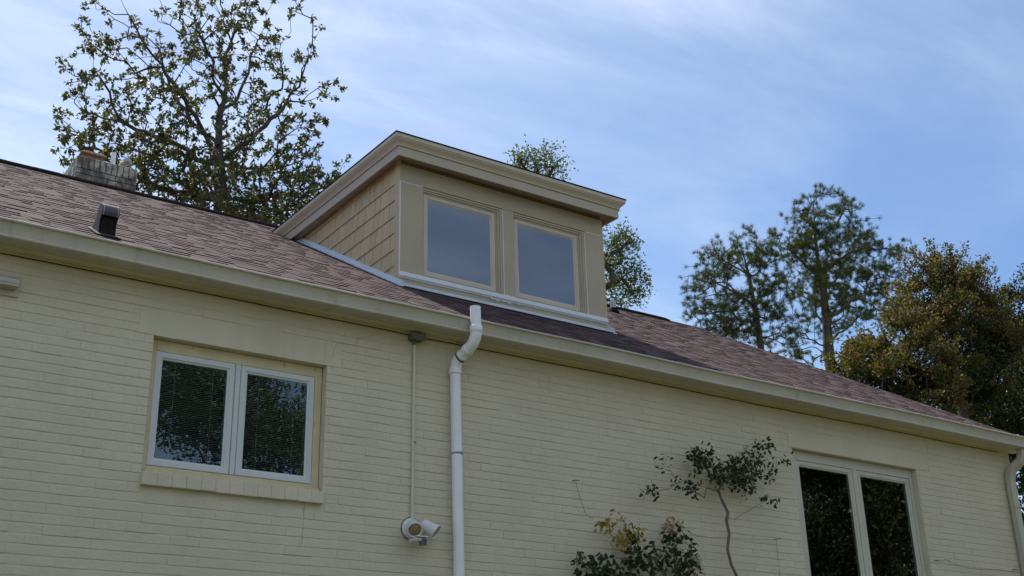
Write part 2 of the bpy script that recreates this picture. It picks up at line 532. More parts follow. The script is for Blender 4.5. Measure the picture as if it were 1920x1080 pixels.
bricks = []      # (x0, x1, z0, z1)
PITCH_B = 0.2127
SOLD = [(W1[0] - 0.115, W1[1] + 0.115, 3.0, 3.0 + 3 * CH), (W2[0] - 0.04, W2[1] + 0.22, 3.0, 3.0 + 3 * CH)]
kmin = int(math.floor((GZ - 3.0) / CH))
for kz in range(kmin, 6):
    z0 = 3.0 + kz * CH
    z1 = z0 + CH
    off = (kz % 2) * PITCH_B / 2 + R.uniform(-0.012, 0.012)
    x = WX0 + off - PITCH_B
    while x < WX1:
        segs = [(max(x, WX0), min(x + PITCH_B, WX1))]
        x += PITCH_B
        for (a, b_, c_, d_) in (W1, W2) + tuple(SOLD):
            lo_ = c_ - 0.1 if (a, b_) == W1[:2] and c_ < 2.5 else c_
            if z1 - 0.01 > lo_ and z0 + 0.01 < d_:
                ns = []
                for (s0, s1) in segs:
                    if s1 <= a or s0 >= b_:
                        ns.append((s0, s1))
                    else:
                        if s0 < a:
                            ns.append((s0, a))
                        if s1 > b_:
                            ns.append((b_, s1))
                segs = ns
        for (s0, s1) in segs:
            if s1 - s0 > 0.03:
                bricks.append((s0, s1, z0, z1))
for (a, b_, c_, d_) in SOLD:
    nb = round((b_ - a) / CH) if a < 5 else 1
    for i in range(nb):
        bricks.append((a + (b_ - a) * i / nb, a + (b_ - a) * (i + 1) / nb, c_, d_))
JH, JW = 0.0052, 0.0006          # bed and head joints
std = {}
def brick_mesh(w, h):
    key = (round(w, 3), round(h, 3))
    if key not in std:
        lst = []
        for s_ in range(4 if 0.2 < w < 0.215 else 1):
            v, f = brick_geo(w, h, int(w * 9000 + h * 1000) + s_, 0.1 if h > 0.15 else 1.0)
            me = bpy.data.meshes.new('brick')
            me.from_pydata(v, [], f)
            me.materials.append(mats['brick'])
            lst.append(me)
        std[key] = lst
    return R.choice(std[key])
rank = sorted(range(len(bricks)), key=lambda i: -in_view((bricks[i][0] + bricks[i][1]) / 2, 0, (bricks[i][2] + bricks[i][3]) / 2) * (1 if bricks[i][1] - bricks[i][0] > 0.06 else 0.5))
solo = set(rank[:300])
rest = MB()
for i, (a, b_, c_, d_) in enumerate(bricks):
    w, h = b_ - a - JW, d_ - c_ - JH
    if d_ - c_ > 0.15:
        w, h = b_ - a - 0.0003, d_ - c_ - 0.002
    cx, cz = (a + b_) / 2, (c_ + d_) / 2
    dy, dz, tilt = R.gauss(0, 0.0011), R.gauss(0, 0.0009), R.gauss(0, 0.0035)
    if i in solo:
        o = link(bpy.data.objects.new('brick', brick_mesh(round(w, 3), round(h, 3))))
        o.location = (cx, dy, cz + dz)
        o.rotation_euler = (0, tilt, 0)
        attach(o, front)
    else:
        v, f = brick_geo(w, h, i, 0.1 if h > 0.15 else 1.0)
        ct, st = math.cos(tilt), math.sin(tilt)
        rest.add([(cx + x * ct + z * st, y + dy, cz + dz + z * ct - x * st) for x, y, z in v], f)
rest.build('brick_field', mats['brick'], front, kind='stuff')
for me_l in std.values():
    pass

# other walls, ceiling, partition
w = MB()
w.box(WX1 - 0.24, WX1, 0.243, 10.3, GZ, 3.40)
w.add([(WX1 - 0.24, 0.05, 3.40), (WX1 - 0.24, 10.25, 3.40), (WX1 - 0.24, 5.15, roof_z(5.15) - 0.12), (WX1, 0.05, 3.40), (WX1, 10.25, 3.40), (WX1, 5.15, roof_z(5.15) - 0.12)],
      [(0, 2, 1), (3, 4, 5), (0, 1, 4, 3), (1, 2, 5, 4), (2, 0, 3, 5)])
w.build('gable_wall', mats['mortar'], house)
MB().box(WX0, WX0 + 0.24, 0.243, 10.3, GZ, 3.40).build('side_wall', mats['mortar'], house)
MB().box(WX0 + 0.243, WX1 - 0.243, 10.06, 10.3, GZ, 3.40).build('rear_wall', mats['mortar'], house)
MB().box(WX0 + 0.25, WX1 - 0.25, 0.25, 10.0, 3.12, 3.2).build('ceiling', mats['interior'], house)
MB().box(WX0 + 0.25, WX1 - 0.25, 0.25, 10.0, 0.2, 0.3).build('floor', mats['interior'], house)
MB().box(WX0 + 0.25, WX1 - 0.25, 3.6, 3.7, 0.31, 3.11).build('partition_wall', mats['interior'], house)

# cracks in the paint
def crack(pts, wd_=0.003):
    m = MB()
    for (p, q) in zip(pts[:-1], pts[1:]):
        p, q = Vector((p[0], -0.0015, p[1])), Vector((q[0], -0.0015, q[1]))
        n_ = 5
        pp = [p.lerp(q, i / n_) + Vector((R.uniform(-1, 1), 0, R.uniform(-1, 1))) * 0.005 * (0 < i < n_) for i in range(n_ + 1)]
        m.tube(pp, [wd_ * R.uniform(0.5, 1) for _ in pp], 5)
    m.build('paint_crack', mats['crack'], front)
crack([(11.30, 3.395), (11.345, 3.27), (11.345, 3.2), (11.27, 3.195), (11.29, 3.07), (11.25, 3.01), (11.12, 3.0)], 0.0017)
crack([(3.80, 1.9), (3.80, 1.79), (3.79, 1.6)], 0.002)
crack([(4.28, 3.30), (4.2, 3.27), (4.19, 3.21), (4.02, 3.2), (4.0, 3.13), (3.98, 3.07)], 0.0016)

# brick sill under the left window
sill = MB().box(W1[0] - 0.004, W1[1] - 0.004, 0.012, 0.10, 1.905, 1.985).build('window_sill', mats['mortar'], house)
nb = 13
for i in range(nb):
    a = W1[0] - 0.006 + (W1[1] - W1[0]) * i / nb
    b_ = W1[0] - 0.006 + (W1[1] - W1[0]) * (i + 1) / nb
    m = MB()
    m.cbox(a + 0.0004, b_ - 0.0004, -0.045 + R.uniform(-0.002, 0.002), 0.11, 1.902 + R.uniform(-0.003, 0.003), 1.996 + R.uniform(-0.002, 0.002), 0.0035)
    m.build('sill_brick', mats['brick'], sill, smooth=True)

def frame_rect(m, x0, x1, z0, z1, wl, wr, wb, wt, y0, y1, c=0.003):
    m.cbox(x0, x0 + wl, y0, y1, z0, z1, c)
    m.cbox(x1 - wr, x1, y0, y1, z0, z1, c)
    if wb:
        m.cbox(x0 + wl, x1 - wr, y0 + 0.0005, y1, z0, z0 + wb, c)
    if wt:
        m.cbox(x0 + wl, x1 - wr, y0 + 0.0005, y1, z1 - wt, z1, c)

def sash(win, x0, x1, z0, z1, wd_, y0, y1, mat, gm='glass'):
    m = MB()
    # mitred frame with a sloped glazing bead
    prof = [(0.0, y1), (0.0, y0 + 0.004), (0.004, y0), (wd_ * 0.72, y0), (wd_ * 0.76, y0 + 0.006), (wd_, y0 + 0.012), (wd_, y1)]
    cs = [(x0, z0, 1, 1), (x1, z0, -1, 1), (x1, z1, -1, -1), (x0, z1, 1, -1)]
    vs_ = [(cx + sx_ * d, y, cz + sz_ * d) for (cx, cz, sx_, sz_) in cs for (d, y) in prof]
    n_ = len(prof)
    fs_ = [(c_ * n_ + i, ((c_ + 1) % 4) * n_ + i, ((c_ + 1) % 4) * n_ + (i + 1) % n_, c_ * n_ + (i + 1) % n_) for c_ in range(4) for i in range(n_)]
    m.add(vs_, fs_)
    m.build('sash', mat, win)
    MB().box(x0 + wd_ - 0.006, x1 - wd_ + 0.006, y0 + 0.014, y0 + 0.020, z0 + wd_ - 0.006, z1 - wd_ + 0.006).build('pane', mats[gm], win)

# left window
win = MB()
frame_rect(win, W1[0] + 0.004, W1[1] - 0.004, 1.99, W1[3] - 0.003, 0.045, 0.06, 0.075, 0.085, 0.072, 0.16)
win.cbox(W1[0] + 0.03, W1[1] - 0.012, 0.03, 0.074, 2.002, 2.030, 0.004)          # wooden sill nosing
win.cbox(W1[0] + 0.05, W1[1] - 0.065, 0.082, 0.15, 2.905, 2.93, 0.003)
win.cbox(3.226, 3.270, 0.078, 0.15, 2.066, 2.912, 0.003)
w1 = win.build('window', mats['old_wood'], house, label='white double casement window with closed-in blinds')
MB().cbox(3.229, 3.267, 0.066, 0.0775, 2.068, 2.910, 0.003).build('mullion', mats['vinyl'], w1)
sash(w1, 2.616, 3.224, 2.068, 2.910, 0.056, 0.070, 0.13, mats['vinyl'])
sash(w1, 3.272, 3.878, 2.068, 2.910, 0.056, 0.070, 0.13, mats['vinyl'])
for (a, b_) in ((2.67, 3.17), (3.326, 3.824)):
    m = MB()
    z = 2.125
    while z < 2.86:
        m.add([(a, 0.112, z - 0.004), (b_, 0.112, z - 0.004), (b_, 0.126, z + 0.004), (a, 0.126, z + 0.004)], [(0, 1, 2, 3)])
        m.add([(a, 0.112, z - 0.005), (b_, 0.112, z - 0.005), (b_, 0.126, z + 0.003), (a, 0.126, z + 0.003)], [(3, 2, 1, 0)])
        z += 0.0135
    bl = m.build('blind', mats['blind'], w1, kind='stuff')
    for t in (0.22, 0.80):
        x = a + (b_ - a) * t
        MB().box(x - 0.0018, x + 0.0018, 0.107, 0.110, 2.12, 2.86).build('blind_cord', mats['cord'], w1)

# right window
win = MB()
frame_rect(win, W2[0] + 0.003, W2[1] - 0.003, W2[2] + 0.01, W2[3] - 0.003, 0.105, 0.05, 0.07, 0.095, 0.065, 0.15)
win.cbox(10.107, 10.174, 0.067, 0.15, 0.63, 2.903, 0.003)
w2 = win.build('window', mats['window_cream'], house, label='tall cream double casement window near the corner')
sash(w2, 9.246, 10.104, 0.63, 2.900, 0.058, 0.072, 0.13, mats['window_cream'])
sash(w2, 10.177, 11.028, 0.63, 2.900, 0.058, 0.072, 0.13, mats['window_cream'])
MB().cbox(W2[0] - 0.02, W2[1] + 0.02, -0.03, 0.1, W2[2] - 0.06, W2[2] + 0.005, 0.006).build('window_sill', mats['brick'], house)

# gutter, fascia, soffit
prof = [(-0.121, 3.404), (-0.238, 3.402), (-0.252, 3.403), (-0.263, 3.408), (-0.266, 3.416), (-0.262, 3.425), (-0.248, 3.429), (-0.244, 3.434), (-0.247, 3.455),
        (-0.254, 3.485), (-0.264, 3.508), (-0.268, 3.516), (-0.280, 3.517), (-0.284, 3.522), (-0.284, 3.532), (-0.279, 3.536), (-0.266, 3.536), (-0.262, 3.520), (-0.240, 3.45), (-0.235, 3.41), (-0.127, 3.412), (-0.127, 3.53), (-0.121, 3.53)]
gut = MB()
GX1 = 13.09
st = [WX0 - 0.1 + i * (GX1 - WX0 + 0.1) / 30 for i in range(31)]
np_ = len(prof)
for i, x in enumerate(st):
    sag = 0.003 * math.sin(x * 1.3) + 0.002 * math.sin(x * 2.9 + 1)
    gut.v += [(x, y, z + sag) for y, z in prof]
for i in range(30):
    for j in range(np_):
        a, b_ = i * np_ + j, i * np_ + (j + 1) % np_
        gut.f.append((a, b_, b_ + np_, a + np_))
gut.f += [tuple(range(np_))[::-1], tuple(range(30 * np_, 31 * np_))]
gutter = gut.build('gutter', mats['gutter'], house, smooth=True)
for x in (-1.2, 1.05, 3.35, 6.45, 8.75, 11.05):
    MB().cbox(x - 0.011, x + 0.011, -0.262, -0.1225, 3.522, 3.528, 0.002).build('gutter_strap', mats['galv'], gutter)
for x in (0.35, 3.52, 8.42, 11.6):
    m = MB()
    pr = prof[1:16]
    for xx in (x, x + 0.03):
        m.v += [(xx, y - 0.0016, z - (0.0016 if z < 3.41 else 0) + (0.0016 if z > 3.53 else 0) + 0.003 * math.sin(x * 1.3) + 0.002 * math.sin(x * 2.9 + 1)) for y, z in pr]
    m.f = [(j, j + 1, j + 1 + len(pr), j + len(pr)) for j in range(len(pr) - 1)]
    m.build('gutter_seam', mats['gutter'], gutter, smooth=True)
MB().box(WX0 - 0.1, 13.0, -0.1195, -0.10, 3.40, 3.535).build('fascia_board', mats['soffit'], house)
MB().box(WX0 - 0.1, 12.985, -0.099, 0.006, 3.4065, 3.42).build('soffit', mats['soffit'], house)
# quarter-round strip where soffit and wall meet
MB().prism_x([(-0.016, 3.4055), (-0.014, 3.396), (-0.006, 3.390), (0.004, 3.389), (0.004, 3.4055)], WX0, 12.87).build('corner_strip', mats['soffit'], house, smooth=True)

# roof: deck, then shingle tabs course by course
RX0, RX1 = WX0 - 0.15, 13.03
RY0, RY1 = -0.205, 5.15
sl_len = (RY1 - RY0) * math.hypot(1, MS)
ax_v = Vector((0, 1, MS)).normalized()
ax_n = Vector((0, -MS, 1)).normalized()
org = Vector((0, RY0, roof_z(RY0) - 0.010))
def rp(x, v_, n_):
    return org + Vector((x, 0, 0)) + ax_v * v_ + ax_n * n_
DY0 = 1.40           # dormer front
DX0, DX1 = 5.37, 7.965
m = MB()
a, b_ = rp(0, 0, 0), rp(0, sl_len, 0)
yb2 = 2 * RY1 - RY0
# front deck is cut out under the dormer
def deck(x0, x1, v0, v1):
    q = [rp(x0, v0, 0), rp(x1, v0, 0), rp(x1, v1, 0), rp(x0, v1, 0), rp(x0, v0, -0.04), rp(x1, v0, -0.04), rp(x1, v1, -0.04), rp(x0, v1, -0.04)]
    m.add(q, [(0, 1, 2, 3), (7, 6, 5, 4), (0, 4, 5, 1), (1, 5, 6, 2), (2, 6, 7, 3), (3, 7, 4, 0)])
kv = math.hypot(1, MS)
v_f, v_b = (DY0 + 0.06 - RY0) * kv, (3.6 - RY0) * kv
deck(RX0, DX0 + 0.03, 0, sl_len)
deck(DX1 - 0.03, RX1, 0, sl_len)
deck(DX0 + 0.03, DX1 - 0.03, 0, v_f)
deck(DX0 + 0.03, DX1 - 0.03, v_b, sl_len)
roof = m.build('roof', mats['deck'], house, label='brown asphalt shingle roof')
# rear slope
m = MB()
m.add([(RX0, RY1, b_.z), (RX1, RY1, b_.z), (RX1, yb2, a.z), (RX0, yb2, a.z), (RX0, RY1, b_.z - 0.05), (RX1, RY1, b_.z - 0.05), (RX1, yb2, a.z - 0.05), (RX0, yb2, a.z - 0.05)],
      [(0, 1, 2, 3), (7, 6, 5, 4), (0, 4, 5, 1), (1, 5, 6, 2), (2, 6, 7, 3), (3, 7, 4, 0)])
m.build('rear_slope', mats['shingle'], roof)
m = MB()
q = [rp(12.99, 0.02, -0.05), rp(12.99, sl_len, -0.05), rp(12.99, sl_len, -0.16), rp(12.99, 0.02, -0.12), rp(13.01, 0.02, -0.05), rp(13.01, sl_len, -0.05), rp(13.01, sl_len, -0.16), rp(13.01, 0.02, -0.12)]
m.add(q, [(0, 1, 2, 3), (7, 6, 5, 4), (0, 4, 5, 1), (1, 5, 6, 2), (2, 6, 7, 3), (3, 7, 4, 0)])
m.build('rake_board', mats['gutter'], roof)
EXPO = 0.139
tabs = []
nc = int(sl_len / EXPO) + 1
for ci in range(nc):
    v0 = ci * EXPO
    v1 = min(v0 + EXPO + 0.03, sl_len + 0.01)
    x = RX0 - R.uniform(0, 0.3)
    wav = 0.004
    hi_ = R.random() < 0.5
    while x < RX1:
        w_ = R.choice((0.09, 0.13, 0.16, 0.2, 0.25, 0.32)) * R.uniform(0.85, 1.15)
        a, b_ = max(x, RX0), min(x + w_, RX1 + R.uniform(-0.004, 0.004))
        x += w_
        hi_ = not hi_
        if b_ - a < 0.03:
            continue
        ym = RY0 + (v0 + EXPO / 2) / kv
        if DX0 + 0.02 < a and b_ < DX1 - 0.02 and DY0 + 0.1 < ym < 3.45:
            continue
        tabs.append((a, b_, v0 + R.uniform(-wav, wav), v1, (R.uniform(0.0060, 0.0088) if hi_ else R.uniform(0.0024, 0.0040))))
def tab_geo(w_, ln, t):
    e = 0.001
    return [(e, 0, -0.001), (w_ - e, 0, -0.001), (w_ - e, 0, t), (e, 0, t), (e, ln, 0.0005), (w_ - e, ln, 0.0005)], [(0, 1, 2, 3), (3, 2, 5, 4), (0, 3, 4), (1, 5, 2)]
rot = Matrix((Vector((1, 0, 0)), ax_v, ax_n)).transposed()
def tab_size(i):
    a, b_, v0, v1, t = tabs[i]
    c_ = rp((a + b_) / 2, (v0 + v1) / 2, t)
    return in_view(c_.x, c_.y, c_.z) * (b_ - a)
rank = sorted(range(len(tabs)), key=lambda i: -tab_size(i))
solo = set(rank[:300])
rest = MB()
tab_me = {}
eul = rot.to_euler()
for i, (a, b_, v0, v1, t) in enumerate(tabs):
    if i in solo:
        t = round(t, 3) + 0.0002
        key = (round(b_ - a, 2), t)
        if key not in tab_me:
            v, f = tab_geo(key[0], EXPO + 0.03, t)
            me = bpy.data.meshes.new('shingle')
            me.from_pydata(v, [], f)
            me.materials.append(mats['shingle'])
            tab_me[key] = me
        o = link(bpy.data.objects.new('shingle', tab_me[key]))
        o.location = rp(a, v0, 0)
        o.rotation_euler = eul
        attach(o, roof)
    else:
        v, f = tab_geo(b_ - a, v1 - v0, t)
        rest.add([rp(a + x, v0 + y, z) for x, y, z in v], f)
rest.build('shingle_field', mats['shingle'], roof, kind='stuff')
# ridge cap (vent strip), stopping short of the gable
m = MB()
zr = roof_z(RY1)
for i in range(56):
    a = RX0 + (12.28 - RX0) * i / 56
    b_ = RX0 + (12.28 - RX0) * (i + 1) / 56 + 0.004
    t = 0.030 + R.uniform(-0.002, 0.003)
    m.prism_x([(RY1 - 0.13, roof_z(RY1 - 0.13) - 0.004), (RY1 - 0.13, roof_z(RY1 - 0.13) + t - 0.004), (RY1, zr + t), (RY1 + 0.13, roof_z(RY1 - 0.13) + t - 0.004), (RY1 + 0.13, roof_z(RY1 - 0.13) - 0.004), (RY1, zr - 0.01)], a, b_)
m.build('ridge_cap', mats['ridge'], roof)
m = MB()
m.prism_x([(RY1 - 0.13, roof_z(RY1 - 0.13) + 0.001), (RY1, zr + 0.004), (RY1 + 0.13, roof_z(RY1 - 0.13) + 0.001), (RY1, zr - 0.03)], 12.29, RX1)
m.build('ridge_cap', mats['shingle'], roof)

# ------------------------------------------------------------------ dormer
ZS = 5.86           # soffit
FX0, FX1, FY = DX0 - 0.125, DX1 + 0.125, DY0 - 0.17
O1 = (5.630, 6.605, 4.630, 5.605)
O2 = (6.752, 7.708, 4.630, 5.605)
m = MB()
yroof = lambda z: (z - 3.552) / MS - 0.2
# cheeks and inner faces
for (x0, x1) in ((DX0, DX0 + 0.05), (DX1 - 0.05, DX1)):
    pr = [(DY0 + 0.05, roof_z(DY0 + 0.05) - 0.12), (DY0 + 0.05, ZS), (yroof(ZS) + 0.1, ZS), (yroof(ZS) + 0.3, ZS - 0.15)]
    m.prism_x(pr, x0, x1)
dormer = m.build('dormer', mats['deck'], house, label='boxy tan dormer with two square windows')
# front boards
def board(name, x0, x1, y0, y1, z0, z1, mt='tan', c=0.002):
    return MB().cbox(x0, x1, y0, y1, z0, z1, c).build(name, mats[mt], dormer)
YK = DY0 + 0.055
board('header_panel', DX0, DX1, DY0, YK, O1[3] + 0.006, 5.797)
board('side_panel', DX0, O1[0], DY0 + 0.0006, YK, 4.612, O1[3] + 0.003)
board('side_panel', O2[1], DX1, DY0 + 0.0006, YK, 4.612, O2[3] + 0.003)
board('mullion_panel', O1[1], O2[0], DY0 + 0.0012, YK, 4.612, O1[3] + 0.0055)
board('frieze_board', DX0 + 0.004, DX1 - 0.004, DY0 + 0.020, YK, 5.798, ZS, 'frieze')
board('bead_moulding', DX0 - 0.002, DX1 + 0.002, DY0 - 0.012, DY0 + 0.018, 5.788, 5.803, 'fascia', 0.005)
board('apron_board', DX0, DX1, DY0 + 0.0015, YK, 4.44, 4.556)
board('sill_board', DX0 - 0.014, DX1 + 0.012, DY0 - 0.030, YK, 4.560, 4.6105, 'white', 0.006)
board('sill_board', DX0 - 0.010, DX1 + 0.008, DY0 - 0.016, YK, 4.548, 4.5595, 'white', 0.003)
# corner boards on the cheeks
for (x0, x1) in ((DX0 - 0.022, DX0 - 0.0005), (DX1 + 0.0005, DX1 + 0.022)):
    board('corner_board', x0, x1, DY0 + 0.0015, DY0 + 0.088, 4.44, ZS - 0.002, 'shake')
# caulk beads
board('caulk_bead', DX0 - 0.001, O1[0] - 0.004, DY0 - 0.0022, DY0 + 0.004, O1[3] - 0.001, O1[3] + 0.0075, 'white', 0.001)
board('caulk_bead', O2[1] + 0.02, DX1 - 0.004, DY0 - 0.0022, DY0 + 0.004, O2[3] - 0.001, O2[3] + 0.0085, 'white', 0.001)
board('caulk_bead', DX0 - 0.0135, DX0 - 0.001, DY0 - 0.004, DY0 + 0.003, 4.612, 5.612, 'white', 0.002)
board('caulk_bead', O1[1] + 0.006, O1[1] + 0.013, DY0 - 0.002, DY0 + 0.004, 4.615, O1[3] - 0.02, 'white', 0.001)
board('caulk_bead', O2[1] + 0.006, O2[1] + 0.013, DY0 - 0.002, DY0 + 0.004, 4.615, O2[3] - 0.02, 'white', 0.001)
# torn caulk under the sill
m = MB()
for (x, z) in ((6.42, 4.535), (6.48, 4.53), (6.56, 4.535), (6.63, 4.53), (6.75, 4.54)):
    m.tube([(x, DY0 - 0.02, z + 0.012), (x + 0.03, DY0 - 0.016, z), (x + 0.07, DY0 - 0.02, z + 0.01)], [0.004, 0.007, 0.003], 6)
m.build('torn_caulk', mats['white'], dormer, smooth=True)
# soffit, fascia and crown, mitred round three sides
MB().box(FX0 + 0.01, FX1 - 0.01, FY + 0.01, 4.3, ZS + 0.001, ZS + 0.02).build('soffit', mats['fascia'], dormer)
def rim(prof, yb, name, mt, smooth=False):
    # prof: (offset outwards, z) closed loop; runs up the left side, across the front, down the right
    m = MB()
    n_ = len(prof)
    for cx, cy, sx_, sy_ in ((FX0, yb, -1, 0), (FX0, FY, -1, -1), (FX1, FY, 1, -1), (FX1, yb, 1, 0)):
        for d, z in prof:
            y = cy + sy_ * d
            m.v.append((cx + sx_ * d, y, z + 0.0216 * (y - FY)))
    for s_ in range(3):
        for i in range(n_):
            a, b_ = s_ * n_ + i, s_ * n_ + (i + 1) % n_
            m.f.append((a, a + n_, b_ + n_, b_))
    m.f += [tuple(range(n_)), tuple(range(3 * n_, 4 * n_))[::-1]]
    return m.build(name, mats[mt], dormer, smooth=smooth)
rim([(-0.022, 5.80), (-0.001, 5.797), (0.0, 5.800), (0.0, 5.896), (-0.004, 5.900), (-0.022, 5.900)], 4.4, 'fascia_board', 'fascia')
rim([(-0.022, 5.901), (0.010, 5.901), (0.014, 5.906), (0.014, 5.914), (0.018, 5.920), (0.024, 5.930), (0.036, 5.945), (0.052, 5.957), (0.055, 5.961), (0.055, 5.969),
     (0.063, 5.972), (0.066, 5.998), (0.066, 6.010), (-0.022, 6.010)], 4.5, 'crown_moulding', 'tan_light', True)
rim([(-0.05, 6.0115), (0.066, 6.0115), (0.074, 6.013), (0.074, 6.021), (-0.05, 6.024)], 4.6, 'drip_edge', 'ridge')
m = MB()
m.add([(FX0 - 0.068, FY - 0.068, 6.0135), (FX1 + 0.068, FY - 0.068, 6.0135), (FX1 + 0.068, 4.6, 6.0135 + 0.0216 * 3.37), (FX0 - 0.068, 4.6, 6.0135 + 0.0216 * 3.37),
       (FX0 - 0.068, FY - 0.068, 6.026), (FX1 + 0.068, FY - 0.068, 6.026), (FX1 + 0.068, 4.6, 6.026 + 0.0216 * 3.37), (FX0 - 0.068, 4.6, 6.026 + 0.0216 * 3.37)],
      [(3, 2, 1, 0), (4, 5, 6, 7), (0, 1, 5, 4), (1, 2, 6, 5), (2, 3, 7, 6), (3, 0, 4, 7)])
m.build('roof_sheet', mats['shingle'], dormer)
# shakes on both cheeks
def shake_mesh(w_, h_, butt=0.019, top=0.006):
    e = 0.0038
    m_ = [(0, e, 0), (-butt, e, 0), (-butt + 0.001, e, 0.004), (-top, e, h_), (0, e, h_)]
    v = m_ + [(x, w_ - e, z) for x, y, z in m_]
    f = [(0, 1, 2, 3, 4), (9, 8, 7, 6, 5), (0, 5, 6, 1), (1, 6, 7, 2), (2, 7, 8, 3), (3, 8, 9, 4)]
    me = bpy.data.meshes.new('shingle')
    me.from_pydata(v, [], f)
    me.materials.append(mats['shake'])
    return me
sm = {}
for side in (0, 1):
    for kc in range(-2, 7):
        zb = 4.703 + kc * 0.1815
        zt_ = min(zb + 0.1815 + 0.03, ZS - 0.004)
        ymax = min(yroof(zt_) + 0.02, 4.05)
        y = DY0 + 0.0895
        while y < ymax:
            w_ = R.choice((0.10, 0.12, 0.14, 0.17, 0.19, 0.21))
            if y == DY0 + 0.0895:
                w_ = R.choice((0.06, 0.09, 0.12))
            if y + w_ < yroof(zb - 0.02) - 3.0:
                y += w_
                continue
            key = (w_, round(zt_ - zb, 3))
            if key not in sm:
                sm[key] = shake_mesh(*key)
            o = link(bpy.data.objects.new('shingle', sm[key]))
            o.location = (DX0 - 0.0006, y, zb)
            if side:
                o.location = (DX1 + 0.0006, y + w_, zb)
                o.rotation_euler = (0, 0, math.pi)
            attach(o, dormer)
            y += w_
# flashing: stepped cheek strip and front apron
for i in range(5):
    y0 = DY0 - 0.10 + i * 0.56
    y1 = y0 + 0.575
    for xs_, s_ in ((DX0 - 0.024 - 0.0006 * (i % 2), -1), (DX1 + 0.024 + 0.0006 * (i % 2), 1)):
        m = MB()
        pts_ = []
        for y in (y0, y1):
            z = roof_z(y)
            pts_ += [(xs_, y, z + 0.058), (xs_ + s_ * 0.006, y, z + 0.012), (xs_ + s_ * 0.040, y, z + 0.006), (xs_ + s_ * 0.040, y, z - 0.004), (xs_ - s_ * 0.012, y, z - 0.004), (xs_ - s_ * 0.012, y, z + 0.058)]
        m.add(pts_, [(j, (j + 1) % 6, (j + 1) % 6 + 6, j + 6) for j in range(6)] + [(5, 4, 3, 2, 1, 0), (6, 7, 8, 9, 10, 11)])
        m.build('cheek_flashing', mats['flashing'], dormer)
m = MB()
n_ = 24
for i in range(n_ + 1):
    x = DX0 - 0.05 + (DX1 - DX0 + 0.09) * i / n_
    wv = 0.006 * math.sin(i * 1.1) + 0.005 * math.sin(i * 0.43 + 2)
    y2 = DY0 - 0.105 + wv
    m.v += [(x, DY0 - 0.004, 4.498), (x, DY0 - 0.010, roof_z(DY0 - 0.010) + 0.014), (x, y2, roof_z(y2) + 0.014 + abs(wv)), (x, y2, roof_z(y2) + 0.006), (x, DY0 - 0.001, roof_z(DY0) - 0.01), (x, DY0 - 0.001, 4.498)]
for i in range(n_):
    for j in range(6):
        a, b_ = i * 6 + j, i * 6 + (j + 1) % 6
        m.f.append((a, a + 6, b_ + 6, b_))
m.f += [(0, 1, 2, 3, 4, 5), tuple(range(n_ * 6, n_ * 6 + 6))[::-1]]
m.build('apron_flashing', mats['flashing'], dormer)
# dormer windows
for ob in (O1, O2):
    m = MB()
    x0, x1, z0, z1 = ob
    prof = [(0.0, DY0 + 0.07), (0.0, DY0 + 0.006), (0.012, DY0 + 0.006), (0.012, DY0 + 0.016), (0.024, DY0 + 0.016), (0.024, DY0 + 0.028), (0.034, DY0 + 0.028), (0.034, DY0 + 0.07)]
    cs = [(x0, z0, 1, 1), (x1, z0, -1, 1), (x1, z1, -1, -1), (x0, z1, 1, -1)]
    sc_ = lambda d, sx_: d * (0.55 if sx_ == 1 else 1.9)
    vs_ = [(cx + sx_ * (d * (0.6 if sx_ == 1 else 2.1)), y, cz + sz_ * (d * (0.35 if sz_ == 1 else 1.6))) for (cx, cz, sx_, sz_) in cs for (d, y) in prof]
    k_ = len(prof)
    m.add(vs_, [(c_ * k_ + i, ((c_ + 1) % 4) * k_ + i, ((c_ + 1) % 4) * k_ + (i + 1) % k_, c_ * k_ + (i + 1) % k_) for c_ in range(4) for i in range(k_)])
    dw = m.build('window', mats['tan'], house, label='square fixed window in the dormer, first from the shingled cheek' if ob is O1 else 'square fixed window in the dormer, farther from the shingled cheek')
    sash(dw, x0 + 0.0215, x1 - 0.0725, z0 + 0.013, z1 - 0.055, 0.060, DY0 + 0.030, DY0 + 0.075, mats['tan_light'], 'coated_glass')
# attic behind the dormer
MB().box(DX0 + 0.051, DX1 - 0.051, 3.2, 3.25, 3.9, 5.85).build('attic_partition', mats['interior'], house)

